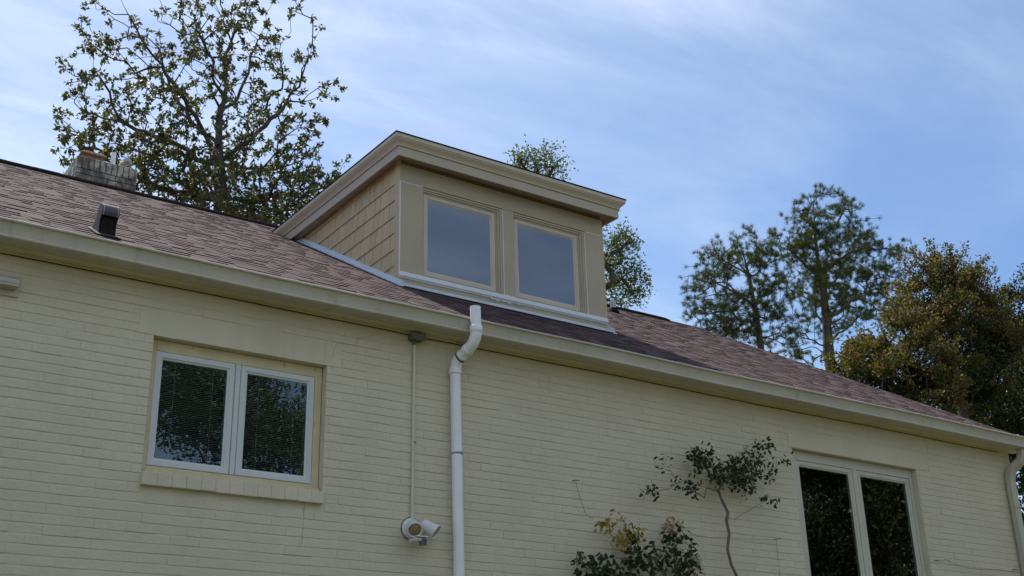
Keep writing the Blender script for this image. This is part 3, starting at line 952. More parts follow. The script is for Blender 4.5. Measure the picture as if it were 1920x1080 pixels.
# ------------------------------------------------------------------ chimney
CX0, CX1, CY0, CY1, CZ1 = 3.31, 4.10, 6.2, 7.0, 7.52
m = MB().box(CX0 + 0.012, CX1 - 0.012, CY0 + 0.012, CY1 - 0.012, 5.6, CZ1 - 0.01)
chim = m.build('chimney', mats['chimney_mortar'], house, label='weathered white brick chimney')
bm_c = {}
zc = CZ1
row = 0
while zc > 6.2:
    hh = 0.175 if row == 0 else 0.075
    z0, z1 = zc - hh, zc
    out = 0.0 if row == 0 else (0.0 if row != 1 else 0.0)
    wb = 0.075 if row == 0 else 0.205
    for face in range(4):
        ln = (CX1 - CX0) if face % 2 == 0 else (CY1 - CY0)
        t = -(row % 2) * wb * 0.5
        while t < ln - 0.01:
            a, b_ = max(t, 0) + 0.005, min(t + wb, ln) - 0.005
            t += wb
            if b_ - a < 0.02:
                continue
            d = 0.1
            e = 0.013 if face % 2 else 0.0
            j = R.uniform(-0.003, 0.003)
            key = None
            m = MB()
            if face == 0:
                m.cbox(CX0 + a, CX0 + b_, CY0 + j, CY0 + d, z0 + 0.005, z1 - 0.005, 0.006)
            elif face == 2:
                m.cbox(CX0 + a, CX0 + b_, CY1 - d, CY1 + j, z0 + 0.005, z1 - 0.005, 0.006)
            elif face == 1:
                m.cbox(CX1 - 0.1, CX1 + j, CY0 + max(a, 0.102), CY0 + min(b_, ln - 0.102), z0 + 0.005, z1 - 0.005, 0.006) if min(b_, ln - 0.102) - max(a, 0.102) > 0.02 else None
            else:
                m.cbox(CX0 + j, CX0 + 0.1, CY0 + max(a, 0.102), CY0 + min(b_, ln - 0.102), z0 + 0.005, z1 - 0.005, 0.006) if min(b_, ln - 0.102) - max(a, 0.102) > 0.02 else None
            if m.v:
                m.build('brick', mats['chimney_brick'], chim)
    zc = z0
    row += 1
m = MB()
m.cbox(3.41, 3.70, 6.36, 6.72, 7.505, 7.70, 0.01)
m.cbox(3.39, 3.72, 6.34, 6.74, 7.64, 7.675, 0.008)
m.build('flue_tile', mats['clay'], chim)
MB().tube([(3.83, 6.45, 7.45), (3.83, 6.45, 7.80)], 0.033, 16).build('flue_pipe', mats['pvc'], chim, smooth=True, label='short white plastic pipe')
m = MB().tube([(3.93, 6.5, 7.45), (3.93, 6.5, 7.60), (3.96, 6.5, 7.68), (4.02, 6.5, 7.74)], 0.036, 14)
m.build('flue_pipe', mats['rusty'], chim, smooth=True, label='bent tan metal pipe')
MB().lathe([(0, 0.048), (0.02, 0.058), (0.06, 0.05), (0.075, 0.0)], (4.02, 6.5, 7.725), (0.35, 0, 1), 16).build('pipe_cap', mats['galv'], chim, smooth=True)

# roof vent with rounded hood
VX0, VX1 = 2.145, 2.262
m = MB()
m.prism_x([(0.175, roof_z(0.175) - 0.03), (0.175, 3.925), (0.27, 3.945), (0.41, roof_z(0.41) - 0.03)], VX0 + 0.006, VX1 - 0.006)
vent = m.build('roof_vent', mats['ridge'], house, label='dark metal roof vent with rounded hood')
cy, cz, rr = 0.205, 3.955, 0.070
ang = [math.radians(212 - i * 12) for i in range(19)]
arc = [(cy + rr * math.cos(t), cz + rr * math.sin(t)) for t in ang]
inner = [(cy + (rr - 0.006) * math.cos(t), cz + (rr - 0.006) * math.sin(t)) for t in ang][::-1]
MB().prism_x(arc + inner, VX0, VX1).build('hood', mats['vent'], vent, smooth=True)
for x in (VX0 - 0.006, VX1 + 0.0005):
    side = [p for p, t in zip(arc, ang) if t < 3.9] + [(0.315, 3.915), (0.40, roof_z(0.40) - 0.01), (0.19, roof_z(0.19) - 0.01), (0.185, 3.88), (0.16, 3.91)]
    MB().prism_x(side, x, x + 0.0055).build('hood_side', mats['vent'], vent)
for x in (VX0 + 0.004, VX1 - 0.008):
    MB().prism_x([(cy + (rr + 0.003) * math.cos(t), cz + (rr + 0.003) * math.sin(t)) for t in ang] + arc[::-1], x, x + 0.005).build('seam', mats['galv'], vent)
m = MB()
q = [Vector((x, y, roof_z(y) + dz)) for dz in (0.004, 0.010) for (x, y) in ((VX0 - 0.03, 0.12), (VX1 + 0.03, 0.12), (VX1 + 0.03, 0.45), (VX0 - 0.03, 0.45))]
m.add(q, [(3, 2, 1, 0), (4, 5, 6, 7), (0, 1, 5, 4), (1, 2, 6, 5), (2, 3, 7, 6), (3, 0, 4, 7)])
m.build('vent_flange', mats['deck'], vent)

# plumbing stack on the roof
m = MB().tube([(10.52, 4.296, 6.05), (10.52, 4.296, 6.31)], 0.042, 16)
pv = m.build('stack_pipe', mats['galv'], house, smooth=True, label='short grey plumbing pipe on the roof')
MB().lathe([(0, 0.085), (0.03, 0.07), (0.07, 0.046), (0.075, 0.043)], (10.52, 4.29, 6.13), (0, -0.25, 1), 16).build('boot', mats['ridge'], pv, smooth=True)

# wall vent hood at the left edge of the photograph
m = MB()
m.cbox(1.36, 1.612, -0.014, 0.004, 3.09, 3.245, 0.003)
wv = m.build('wall_vent', mats['gutter'], house, label='cream wall vent hood under the eave')
m = MB()
m.add([(1.375, -0.014, 3.232), (1.588, -0.014, 3.232), (1.588, -0.10, 3.185), (1.375, -0.10, 3.185), (1.375, -0.014, 3.220), (1.588, -0.014, 3.220), (1.588, -0.10, 3.155), (1.375, -0.10, 3.155)],
      [(0, 3, 2, 1), (4, 5, 6, 7), (0, 1, 5, 4), (1, 2, 6, 5), (2, 3, 7, 6), (3, 0, 4, 7)])
m.build('hood', mats['gutter'], wv)
MB().cbox(1.375, 1.588, -0.10, -0.015, 3.135, 3.152, 0.003).build('louvre', mats['gutter'], wv)

# ------------------------------------------------------------------ pipes on the wall
pipe = empty('plastic_downpipe', (5.10, -0.07, GZ), 'white plastic downpipe with two elbows rising past the gutter', 'drainpipe')
PR = 0.0445
m = MB().tube([(5.118, -0.07, GZ), (5.108, -0.07, 1.44), (5.092, -0.072, 2.42), (5.080, -0.075, 3.13)], PR, 20)
m.build('pipe', mats['pvc'], pipe, smooth=True)
PA, PB = Vector((5.082, -0.085, 3.20)), Vector((5.128, -0.30, 3.31))
lo = bend((5.080, -0.075, 3.11), (5.080, -0.08, 3.215), PA.lerp(PB, 0.32), 8)
hi_b = bend(PA.lerp(PB, 0.62), (5.136, -0.325, 3.315), (5.130, -0.325, 3.425), 8)
MB().tube(lo, PR + 0.004, 20).build('elbow', mats['pvc'], pipe, smooth=True)
MB().tube([lo[-1], hi_b[0]], PR, 20).build('pipe', mats['pvc'], pipe, smooth=True)
MB().tube(hi_b, PR + 0.004, 20).build('elbow', mats['pvc'], pipe, smooth=True)
def collar(p, q, r_, h_, name, mt):
    p, q = Vector(p), Vector(q)
    d = (q - p).normalized()
    return MB().lathe([(-h_ / 2, r_ * 0.97), (-h_ / 2 + 0.002, r_), (h_ / 2 - 0.002, r_), (h_ / 2, r_ * 0.97)], p, d, 20).build(name, mats[mt], pipe, smooth=True)
collar((5.080, -0.075, 3.115), (5.08, -0.075, 3.2), PR + 0.009, 0.045, 'coupling', 'pvc')
collar((5.130, -0.325, 3.42), (5.13, -0.325, 3.5), PR + 0.008, 0.055, 'coupling', 'pvc')
collar(hi_b[0], PB, PR + 0.008, 0.035, 'coupling', 'pvc')
collar(lo[-1], PB, PR + 0.008, 0.022, 'coupling', 'pvc')
collar(lo[-2], lo[-1], PR + 0.0105, 0.012, 'rubber_band', 'rubber')
m = MB()
stub_p = [(5.130, -0.325, 3.42), (5.124, -0.325, 3.618)]
m.tube(stub_p, PR, 24, cap=False)
m.tube([stub_p[1], stub_p[0]], PR - 0.005, 24, cap=False)
b0 = 24
m.f += [(24 + i, 24 + (i + 1) % 24, 48 + (i + 1) % 24, 48 + i) for i in range(0)]
o = m.build('open_pipe_end', mats['pvc'], pipe, smooth=True)
m = MB()
for t in range(24):
    pass
ringv = []
for i in range(24):
    a = 2 * math.pi * i / 24
    for r_ in (PR - 0.005, PR):
        ringv.append((5.124 + math.cos(a) * r_, -0.325 + math.sin(a) * r_, 3.6185))
MB().add(ringv, [(2 * i, 2 * i + 1, 2 * ((i + 1) % 24) + 1, 2 * ((i + 1) % 24)) for i in range(24)]).build('pipe_rim', mats['pvc'], pipe)
collar((5.0945, -0.0712, 2.42), (5.0955, -0.071, 2.3), PR + 0.003, 0.018, 'metal_clamp', 'clamp')
MB().cbox(5.088, 5.10, -0.03, 0.004, 2.412, 2.428, 0.002).build('clamp_foot', mats['clamp'], pipe)
# loose metal hanger strap by the upper elbow
m = MB()
m.cbox(5.152, 5.172, -0.058, -0.054, 3.27, 3.385, 0.001)
m.cbox(5.10, 5.172, -0.058, -0.053, 3.3855, 3.390, 0.001)
m.build('hanger_strap', mats['clamp'], pipe)

# electrical box, conduit
cond = empty('conduit', (4.715, -0.02, 1.86), 'thin cream conduit dropping from a small dark box under the eave', 'conduit')
m = MB().tube([(4.722, -0.016, 3.335), (4.718, -0.014, 2.6), (4.712, -0.016, 1.855)], 0.0135, 12)
m.build('conduit_pipe', mats['conduit'], cond, smooth=True)
m = MB()
m.cbox(4.668, 4.782, -0.085, 0.002, 3.335, 3.388, 0.004)
jb = m.build('junction_box', mats['dark_box'], cond)
MB().cbox(4.662, 4.788, -0.092, -0.086, 3.329, 3.388, 0.002).build('cover_plate', mats['dark_box'], jb)
MB().lathe([(0, 0.016), (0.025, 0.016), (0.026, 0.0195), (0.036, 0.0195)], (4.722, -0.016, 3.30), (0, 0, 1), 12).build('connector', mats['dark_box'], jb, smooth=True)
for z in (2.48,):
    m = MB().cbox(4.716, 4.738, -0.0315, -0.0285, z - 0.006, z + 0.006, 0.001)
    m.box(4.733, 4.738, -0.028, 0.002, z - 0.006, z + 0.006)
    m.build('pipe_strap', mats['clamp'], cond)

# floodlight
fl = empty('floodlight', (4.711, 0.0, 1.78), 'white twin-head security floodlight with motion sensor below the conduit', 'floodlight')
MB().lathe([(0, 0.082), (0.012, 0.084), (0.022, 0.080), (0.030, 0.068), (0.034, 0.0)], (4.711, 0.004, 1.79), (0, -1, 0), 28).build('base_plate', mats['lamp_white'], fl, smooth=True)
MB().lathe([(0, 0.092), (0.006, 0.092), (0.007, 0.085)], (4.711, 0.004, 1.79), (0, -1, 0), 28).build('gasket', mats['dark_box'], fl, smooth=True)
def head(c, d, name):
    c, d = Vector(c), Vector(d).normalized()
    h_ = MB().lathe([(-0.085, 0.018), (-0.075, 0.036), (-0.055, 0.046), (0.0, 0.050), (0.030, 0.056), (0.055, 0.060), (0.060, 0.058), (0.056, 0.052), (0.048, 0.050)], c, d, 24).build('lamp_head', mats['lamp_white'], fl, smooth=True)
    MB().lathe([(0, 0.050), (0.004, 0.046), (0.007, 0.030), (0.008, 0.012), (0.014, 0.008), (0.015, 0.0)], c + d * 0.047, d, 20).build('lens', mats['lens'], h_, smooth=True)
    MB().tube([c - d * 0.085, Vector((4.725, -0.03, 1.79))], [0.014, 0.016], 10).build('swivel_arm', mats['lamp_white'], h_, smooth=True)
head((4.665, -0.125, 1.775), (-0.28, -0.80, -0.50), 'a')
head((4.825, -0.100, 1.785), (0.62, -0.55, -0.52), 'b')
m = MB()
m.cbox(4.66, 4.765, -0.155, -0.045, 1.672, 1.700, 0.008)
sn = m.build('motion_sensor', mats['lamp_white'], fl, smooth=True)
m = MB()
m.add([(4.655, -0.175, 1.702), (4.775, -0.175, 1.702), (4.765, -0.05, 1.709), (4.665, -0.05, 1.709), (4.662, -0.17, 1.709), (4.768, -0.17, 1.709), (4.758, -0.055, 1.722), (4.672, -0.055, 1.722)],
      [(3, 2, 1, 0), (4, 5, 6, 7), (0, 1, 5, 4), (1, 2, 6, 5), (2, 3, 7, 6), (3, 0, 4, 7)])
m.build('sensor_hood', mats['lamp_white'], sn)
MB().tube([(4.74, -0.135, 1.645), (4.74, -0.135, 1.690)], 0.030, 16).build('sensor_lens', mats['sensor'], sn, smooth=True)
MB().tube([(4.70, -0.04, 1.77), (4.70, -0.085, 1.70)], 0.014, 10).build('sensor_arm', mats['lamp_white'], sn, smooth=True)

# dark strands added as the shadow gap between wall and soffit
m = MB()
pts_ = []
x = WX0
while x < 4.67:
    pts_.append((x, -0.020 + R.uniform(-0.002, 0.002), 3.388 - 0.004 * abs(math.sin(x * 1.1)) + R.uniform(-0.001, 0.001)))
    x += 0.25
pts_.append((4.66, -0.03, 3.375))
m.tube(pts_, 0.0042, 6)
tag(m.build('shadow_gap', mats['black'], smooth=True), 'thin dark strand drawn as the shadow gap along the eave left of the dark electrical box', 'shadow_gap')
m = MB()
pts_ = [(4.79, -0.03, 3.37)]
x = 4.95
while x < 12.8:
    pts_.append((x, -0.019 + R.uniform(-0.002, 0.003), 3.388 - 0.008 * abs(math.sin(x * 0.9)) + R.uniform(-0.003, 0.002)))
    x += 0.22
m.tube(pts_, 0.0042, 6)
tag(m.build('shadow_gap', mats['black'], smooth=True), 'thin dark strand drawn as the dirty shadow gap along the eave right of the dark electrical box', 'shadow_gap')

# corner downspout, corrugated metal with two elbows
ds = empty('metal_downspout', (12.72, -0.06, GZ), 'cream corrugated metal downspout at the right corner of the wall', 'drainpipe')
def corrugated(pts, name, crimps=0):
    m = MB()
    P = [Vector(p) for p in pts]
    n_ = 32
    for i, p in enumerate(P):
        t = (P[min(i + 1, len(P) - 1)] - P[max(i - 1, 0)]).normalized()
        u = Vector((1, 0, 0))
        u = (u - t * u.dot(t)).normalized()
        w_ = t.cross(u)
        s_ = 1.0 + (0.05 if crimps and i % 2 else 0)
        for k_ in range(n_):
            a = 2 * math.pi * (k_ + 0.5) / n_
            ca, sa = math.cos(a), math.sin(a)
            mm = (abs(ca) ** 10 + abs(sa) ** 10) ** 0.1
            rib = 1.0 - (0.07 if k_ % 4 in (0, 1) else 0)
            m.v.append(tuple(p + (u * (ca / mm) * 0.052 + w_ * (sa / mm) * 0.040) * s_ * rib))
    for i in range(len(P) - 1):
        for k_ in range(n_):
            a, c_ = i * n_ + k_, i * n_ + (k_ + 1) % n_
            m.f.append((a, c_, c_ + n_, a + n_))
    return m.build(name, mats['gutter'], ds, smooth=True)
corrugated([(12.735, -0.055, GZ), (12.735, -0.055, 3.03)], 'pipe')
corrugated(bend((12.735, -0.055, 3.0), (12.735, -0.055, 3.16), (12.80, -0.125, 3.22), 14), 'elbow', 1)
corrugated(bend((12.795, -0.118, 3.213), (12.865, -0.19, 3.27), (12.865, -0.19, 3.408), 14), 'elbow', 1)
MB().cbox(12.672, 12.798, -0.101, -0.097, 2.72, 2.75, 0.001).build('strap', mats['gutter'], ds)

# ------------------------------------------------------------------ foliage engine
def mesh_np(name, v, f, m, parent, kind=None, smooth=False):
    me = bpy.data.meshes.new(name)
    me.vertices.add(len(v))
    me.vertices.foreach_set('co', np.asarray(v, np.float32).ravel())
    f = np.asarray(f, np.int32)
    nf, k_ = f.shape
    me.loops.add(nf * k_)
    me.loops.foreach_set('vertex_index', f.ravel())
    me.polygons.add(nf)
    me.polygons.foreach_set('loop_start', np.arange(0, nf * k_, k_, dtype=np.int32))
    me.polygons.foreach_set('loop_total', np.full(nf, k_, np.int32))
    if smooth:
        me.polygons.foreach_set('use_smooth', np.ones(nf, bool))
    me.materials.append(m)
    me.update(calc_edges=True)
    me.validate()
    o = link(bpy.data.objects.new(name, me))
    if parent is not None:
        attach(o, parent)
    return tag(o, kind=kind)

def unit(a):
    return a / np.maximum(np.linalg.norm(a, axis=-1, keepdims=True), 1e-9)

def blob_pts(blobs, n, depth=1.0, yr=None, surf=0.6):
    B = np.array(blobs, float)
    wgt = B[:, 3] ** 2.2
    idx = NR.choice(len(B), n, p=wgt / wgt.sum())
    d = unit(NR.normal(size=(n, 3)))
    r_ = NR.random(n) ** (1 / 3.0 * (1 - surf) + 0.15)
    p = B[idx, :3] + d * (r_ * B[idx, 3])[:, None]
    p[:, 1] = B[idx, 1] + d[:, 1] * r_ * B[idx, 3] * depth
    if yr is not None:
        p[:, 1] += NR.normal(size=n) * yr
    return p

def clump_pts(blobs, nc, per, sig, depth=1.6, squash=0.7):
    c_ = blob_pts(blobs, nc, depth, 0.12, 0.5)
    k_ = NR.poisson(per, nc) + 2
    idx = np.repeat(np.arange(nc), k_)
    s_ = (sig * NR.uniform(0.6, 1.4, nc))[idx][:, None]
    return c_[idx] + NR.normal(size=(len(idx), 3)) * s_ * np.array([1, 1, squash])

def grow(trunk, att, bf=0.35, seg=0.35, wob=0.12, limbs=()):
    # joins the attractor points into a tree: each takes the node that is near and has a short way home
    T = np.array(trunk, float)
    nodes, par, pl = [T[0]], [-1], [0.0]
    for a, b_ in zip(T[:-1], T[1:]):
        k_ = max(1, int(np.linalg.norm(b_ - a) / seg))
        for i in range(1, k_ + 1):
            p = a + (b_ - a) * i / k_
            pl.append(pl[-1] + np.linalg.norm(p - nodes[-1]))
            nodes.append(p)
            par.append(len(nodes) - 2)
    for lb in limbs:
        lb = [np.array(q, float) for q in lb]
        dn = [np.linalg.norm(np.array(q) - lb[0]) for q in nodes]
        j = int(np.argmin(dn))
        prev = nodes[j]
        for q in lb:
            k_ = max(1, int(np.linalg.norm(q - prev) / seg + 0.5))
            for i in range(1, k_ + 1):
                p = prev + (q - prev) * i / k_ + (NR.normal(size=3) * seg * 0.12)
                pl.append(pl[j] + np.linalg.norm(p - nodes[j]))
                nodes.append(p)
                par.append(j)
                j = len(nodes) - 1
            prev = nodes[j]
    ntr = len(nodes)
    cap = ntr + len(att) * 10
    P = np.zeros((cap, 3))
    P[:ntr] = nodes
    PL = np.zeros(cap)
    PL[:ntr] = pl
    PA_ = np.full(cap, -1)
    PA_[:ntr] = par
    n_ = ntr
    dd = np.min(np.linalg.norm(att[:, None] - P[None, :ntr], axis=2), axis=1)
    leafn = []
    for q in att[np.argsort(dd)]:
        d = np.linalg.norm(P[:n_] - q, axis=1)
        j = int(np.argmin(d + bf * PL[:n_]))
        k_ = max(1, min(8, int(d[j] / seg + 0.5)))
        p0 = P[j].copy()
        L_ = d[j]
        off = NR.normal(size=3) * L_ * wob
        off2 = NR.normal(size=3) * L_ * wob * 0.5
        for i in range(1, k_ + 1):
            t = i / k_
            p = p0 + (q - p0) * t + off * math.sin(t * math.pi) + off2 * math.sin(2 * t * math.pi)
            P[n_] = p
            PA_[n_] = j
            PL[n_] = PL[j] + np.linalg.norm(p - P[j])
            j = n_
            n_ += 1
        leafn.append(j)
    return P[:n_], PA_[:n_], leafn, ntr

def limb_mesh(P, PA_, tip, base, sides=6, expo=2.4):
    n_ = len(P)
    r_ = np.zeros(n_)
    child = np.zeros(n_)
    for i in range(n_ - 1, -1, -1):
        r_[i] = max(tip, child[i] ** (1 / expo))
        if PA_[i] >= 0:
            child[PA_[i]] += r_[i] ** expo
    r_ = tip + (r_ - tip) * (base - tip) / max(r_[0] - tip, 1e-6)
    i = np.arange(1, n_)
    j = PA_[1:]
    A, B = P[j], P[i]
    ra = np.minimum(r_[j], r_[i] * 1.5 + 0.002)
    rb = r_[i]
    t = unit(B - A)
    ref = np.where(np.abs(t[:, 2:3]) < 0.9, np.array([[0, 0, 1.0]]), np.array([[1.0, 0, 0]]))
    u = unit(np.cross(t, ref))
    w_ = np.cross(t, u)
    ang = np.arange(sides) * 2 * math.pi / sides
    ring = np.cos(ang)[None, :, None] * u[:, None] + np.sin(ang)[None, :, None] * w_[:, None]
    va = A[:, None] - t[:, None] * (ra * 0.3)[:, None, None] + ring * ra[:, None, None]
    vb = B[:, None] + t[:, None] * (rb * 0.3)[:, None, None] + ring * rb[:, None, None]
    V = np.concatenate([va, vb], 1).reshape(-1, 3)
    m_ = len(i)
    k_ = np.arange(sides)
    f = np.stack([k_, (k_ + 1) % sides, (k_ + 1) % sides + sides, k_ + sides], 1)
    F = (np.arange(m_)[:, None, None] * 2 * sides + f[None]).reshape(-1, 4)
    return V, F, r_

def leaves(base, dirs, ln, wd_, fold=0.25, droop=0.15):
    # pointed leaves folded along the midrib: 5 points, 4 triangles
    n_ = len(base)
    d = unit(dirs)
    s_ = unit(np.cross(d, NR.normal(size=(n_, 3))))
    nn = np.cross(s_, d)
    ln = (ln * NR.uniform(0.7, 1.2, n_))[:, None]
    wd_ = (wd_ * NR.uniform(0.75, 1.15, n_))[:, None]
    mid = base + d * ln * 0.5
    v = np.stack([base, mid + s_ * wd_ * 0.5 + nn * wd_ * fold, base + d * ln - nn * ln * droop, mid - s_ * wd_ * 0.5 + nn * wd_ * fold, mid + d * ln * 0.08], 1).reshape(-1, 3)
    f = np.array([[0, 1, 4], [1, 2, 4], [2, 3, 4], [3, 0, 4]])
    return v, (np.arange(n_)[:, None, None] * 5 + f[None]).reshape(-1, 3)

def oval_leaves(base, dirs, ln, wd_, fold=0.15, droop=0.2):
    # rounded leaflets: outline of eight points round a midrib of three
    n_ = len(base)
    d = unit(dirs)
    s_ = unit(np.cross(d, NR.normal(size=(n_, 3)) + np.array([0, -1.2, 0.4])))
    nn = np.cross(s_, d)
    ln = (ln * NR.uniform(0.7, 1.2, n_))[:, None]
    wd_ = (wd_ * NR.uniform(0.75, 1.15, n_))[:, None]
    pr = [(0.0, 0.0), (0.22, 0.38), (0.52, 0.5), (0.8, 0.3), (1.0, 0.0), (0.8, -0.3), (0.52, -0.5), (0.22, -0.38), (0.3, 0.0), (0.62, 0.0)]
    v = np.stack([base + d * ln * t + s_ * wd_ * q + nn * wd_ * abs(q) * 2 * fold - nn * ln * droop * t * t for t, q in pr], 1).reshape(-1, 3)
    f = np.array([[0, 1, 8], [1, 2, 8], [2, 9, 8], [2, 3, 9], [3, 4, 9], [4, 5, 9], [5, 6, 9], [6, 8, 9], [6, 7, 8], [7, 0, 8]])
    return v, (np.arange(n_)[:, None, None] * 10 + f[None]).reshape(-1, 3)

def whorl(P, PA_, nodes, per, spread=0.9, jit=0.05, upb=0.2):
    nodes = np.asarray(nodes)
    t = unit(P[nodes] - P[np.maximum(PA_[nodes], 0)])
    base = np.repeat(P[nodes], per, 0) + NR.normal(size=(len(nodes) * per, 3)) * jit
    d = np.repeat(t, per, 0) * (1 - spread * 0.5) + unit(NR.normal(size=(len(base), 3))) * spread
    d[:, 2] += upb
    return base, d

def needles(P, PA_, nodes, per, ln, wd_, upb=0.25):
    base, d = whorl(P, PA_, nodes, per, 0.95, 0.045, upb)
    d = unit(d)
    n_ = len(base)
    s_ = unit(np.cross(d, NR.normal(size=(n_, 3))))
    L_ = (ln * NR.uniform(0.6, 1.15, n_))[:, None]
    v = np.stack([base - s_ * wd_ * 0.5, base + s_ * wd_ * 0.5, base + d * L_], 1).reshape(-1, 3)
    return v, np.arange(n_ * 3).reshape(-1, 3)

def fine_nodes(P, r_, lim):
    return np.nonzero(r_ < lim)[0]

def trunk_down(T, base):
    return [base] + list(T)

# ------------------------------------------------------------------ trees behind the house
def tree(name, label, trunk, base, att, leaf_fn, mats_, tip, rad, bf=0.35, seg=0.35, wob=0.12, group=None, sides=6, expo=2.4, limbs=()):
    root = empty(name, base, label, 'tree', group)
    P, PA_, tips, ntr = grow(trunk_down(trunk, base), att, bf, seg, wob, limbs)
    V, F, r_ = limb_mesh(P, PA_, tip, rad, sides, expo)
    mesh_np('trunk', V, F, mats_[0], root, smooth=True)
    v, f = leaf_fn(P, PA_, tips, r_)
    mesh_np('crown', v, f, mats_[1], root, kind='stuff')
    return root

MAG = [(5.14, 13.0, 13.91, 0.64), (4.86, 13.0, 13.07, 0.42), (4.54, 13.0, 11.84, 0.32), (5.21, 13.0, 12.22, 0.62), (5.85, 13.0, 13.16, 0.75), (5.2, 13.0, 11.34, 0.56), (6.08, 13.0, 11.89, 0.79), (6.69, 13.0, 14.47, 0.83), (7.62, 13.0, 15.35, 0.8), (8.48, 13.0, 15.39, 0.58), (9.01, 13.0, 14.9, 0.59), (6.84, 13.0, 13.24, 0.93), (7.83, 13.0, 13.95, 0.96), (9.07, 13.0, 13.7, 0.75), (9.71, 13.0, 13.37, 0.52), (8.88, 13.0, 12.47, 0.96), (7.71, 13.0, 12.25, 0.99), (9.86, 13.0, 12.89, 0.35), (6.77, 13.0, 11.37, 0.74), (7.92, 13.0, 10.97, 0.86), (6.83, 13.0, 10.68, 0.73), (9.05, 13.0, 11.51, 0.67), (9.79, 13.0, 11.58, 0.45), (6.03, 13.0, 11.28, 0.62), (8.75, 13.0, 10.57, 0.66), (10.4, 13.0, 12.0, 0.35)]
MAGT = [(7.86, 13.0, 9.2), (7.78, 13.0, 10.57), (7.68, 13.0, 11.39), (7.60, 13.0, 12.1)]
MAGL = [[(7.60, 13.0, 12.1), (7.62, 13.1, 12.8), (7.75, 13.2, 13.6), (7.68, 13.2, 14.4), (7.9, 13.1, 15.3)],
        [(7.60, 13.0, 11.9), (6.95, 12.6, 12.35), (6.3, 12.3, 12.75), (5.75, 12.2, 13.3), (5.3, 12.2, 13.9)],
        [(7.60, 13.0, 12.0), (7.1, 13.4, 12.7), (6.75, 13.7, 13.5), (6.45, 13.8, 14.4)],
        [(7.65, 13.0, 11.7), (8.2, 12.7, 12.2), (8.65, 12.5, 12.9), (9.0, 12.4, 13.6), (9.2, 12.4, 14.3)],
        [(7.66, 13.0, 11.6), (8.4, 13.4, 11.95), (9.1, 13.6, 12.2), (9.75, 13.7, 12.6)],
        [(7.70, 13.0, 11.3), (6.9, 12.8, 11.65), (6.0, 12.7, 11.75), (5.2, 12.6, 11.8), (4.6, 12.6, 11.9)],
        [(7.66, 13.1, 12.9), (8.1, 13.4, 13.6), (8.4, 13.5, 14.5), (8.5, 13.5, 15.2)],
        [(7.75, 13.0, 10.9), (8.6, 12.8, 11.0), (9.4, 12.7, 11.3), (10.2, 12.7, 11.9)],
        [(7.75, 13.0, 10.8), (6.9, 13.2, 10.9), (6.1, 13.3, 11.1), (5.3, 13.3, 11.2)]]
low = [(x, y, z, r_) for x, y, z, r_ in MAG if z < 11.6]
low2 = [(7.0, 13, 10.0, 1.1), (8.6, 13, 10.0, 1.1), (7.6, 13, 9.2, 1.3)]
att = np.concatenate([blob_pts(MAG, 900, 1.8, 0.35), blob_pts(low + low2 + [(9.6, 12.6, 10.6, 0.9), (10.3, 12.8, 11.3, 0.6)], 900, 2.0, 0.45)])
att[:, 0] -= 0.12
def mag_leaf(P, PA_, tips, r_):
    b1, d1 = whorl(P, PA_, tips, 15, 1.15, 0.03, -0.3)
    fine = NR.choice(fine_nodes(P, r_, 0.014), 260)
    b2, d2 = whorl(P, PA_, fine, 4, 1.1, 0.03, -0.1)
    return leaves(np.concatenate([b1, b2]), np.concatenate([d1, d2]), 0.098, 0.054, 0.25, 0.35)
tree('magnolia_tree', 'tall open-crowned magnolia with dark and brownish leaves behind the chimney', MAGT, (7.9, 13.0, GZ), att, mag_leaf, (mats['bark'], mats['mag_leaf']), 0.005, 0.20, 0.3, 0.22, 0.13, expo=2.25, limbs=MAGL)

def pine_leaf(P, PA_, tips, r_):
    fine = NR.choice(fine_nodes(P, r_, 0.02), 200)
    return needles(P, PA_, np.concatenate([tips, fine]), 44, 0.21, 0.014)
P1 = [(38.16, 28.0, 22.24, 1.12), (36.72, 28.0, 21.52, 0.85), (39.53, 28.0, 22.15, 1.01), (35.7, 28.0, 20.64, 0.43), (36.9, 28.0, 20.24, 1.33), (39.3, 28.0, 20.47, 1.24), (40.34, 28.0, 20.42, 0.88), (36.4, 28.0, 18.85, 1.07), (38.41, 28.0, 18.98, 1.22), (40.1, 28.0, 18.77, 0.99), (40.88, 28.0, 18.13, 0.74), (36.61, 28.0, 17.87, 0.83), (40.88, 28.0, 21.62, 0.63)]
P1T = [(39.19, 28.0, 16.81), (39.14, 28.0, 18.08), (39.03, 28.0, 19.75), (38.91, 28.0, 20.93), (38.67, 28.0, 22.23), (38.41, 28.0, 22.85)]
P2 = [(44.67, 28.0, 26.39, 0.95), (42.99, 28.0, 25.67, 0.66), (46.28, 28.0, 26.5, 0.77), (43.22, 28.0, 24.7, 1.19), (45.66, 28.0, 25.29, 1.36), (40.85, 28.0, 23.84, 0.57), (41.9, 28.0, 23.52, 0.91), (47.66, 28.0, 25.17, 0.96), (44.56, 28.0, 23.56, 1.59), (42.48, 28.0, 22.53, 1.04), (46.45, 28.0, 23.11, 1.35), (48.78, 28.0, 24.52, 1.11), (50.19, 28.0, 25.14, 0.56), (47.96, 28.0, 22.55, 1.22), (43.8, 28.0, 21.4, 1.3), (42.07, 28.0, 19.95, 0.89), (46.04, 28.0, 21.01, 1.06), (48.62, 28.0, 21.81, 0.82), (41.47, 28.0, 18.5, 0.63), (42.87, 28.0, 18.22, 0.89)]
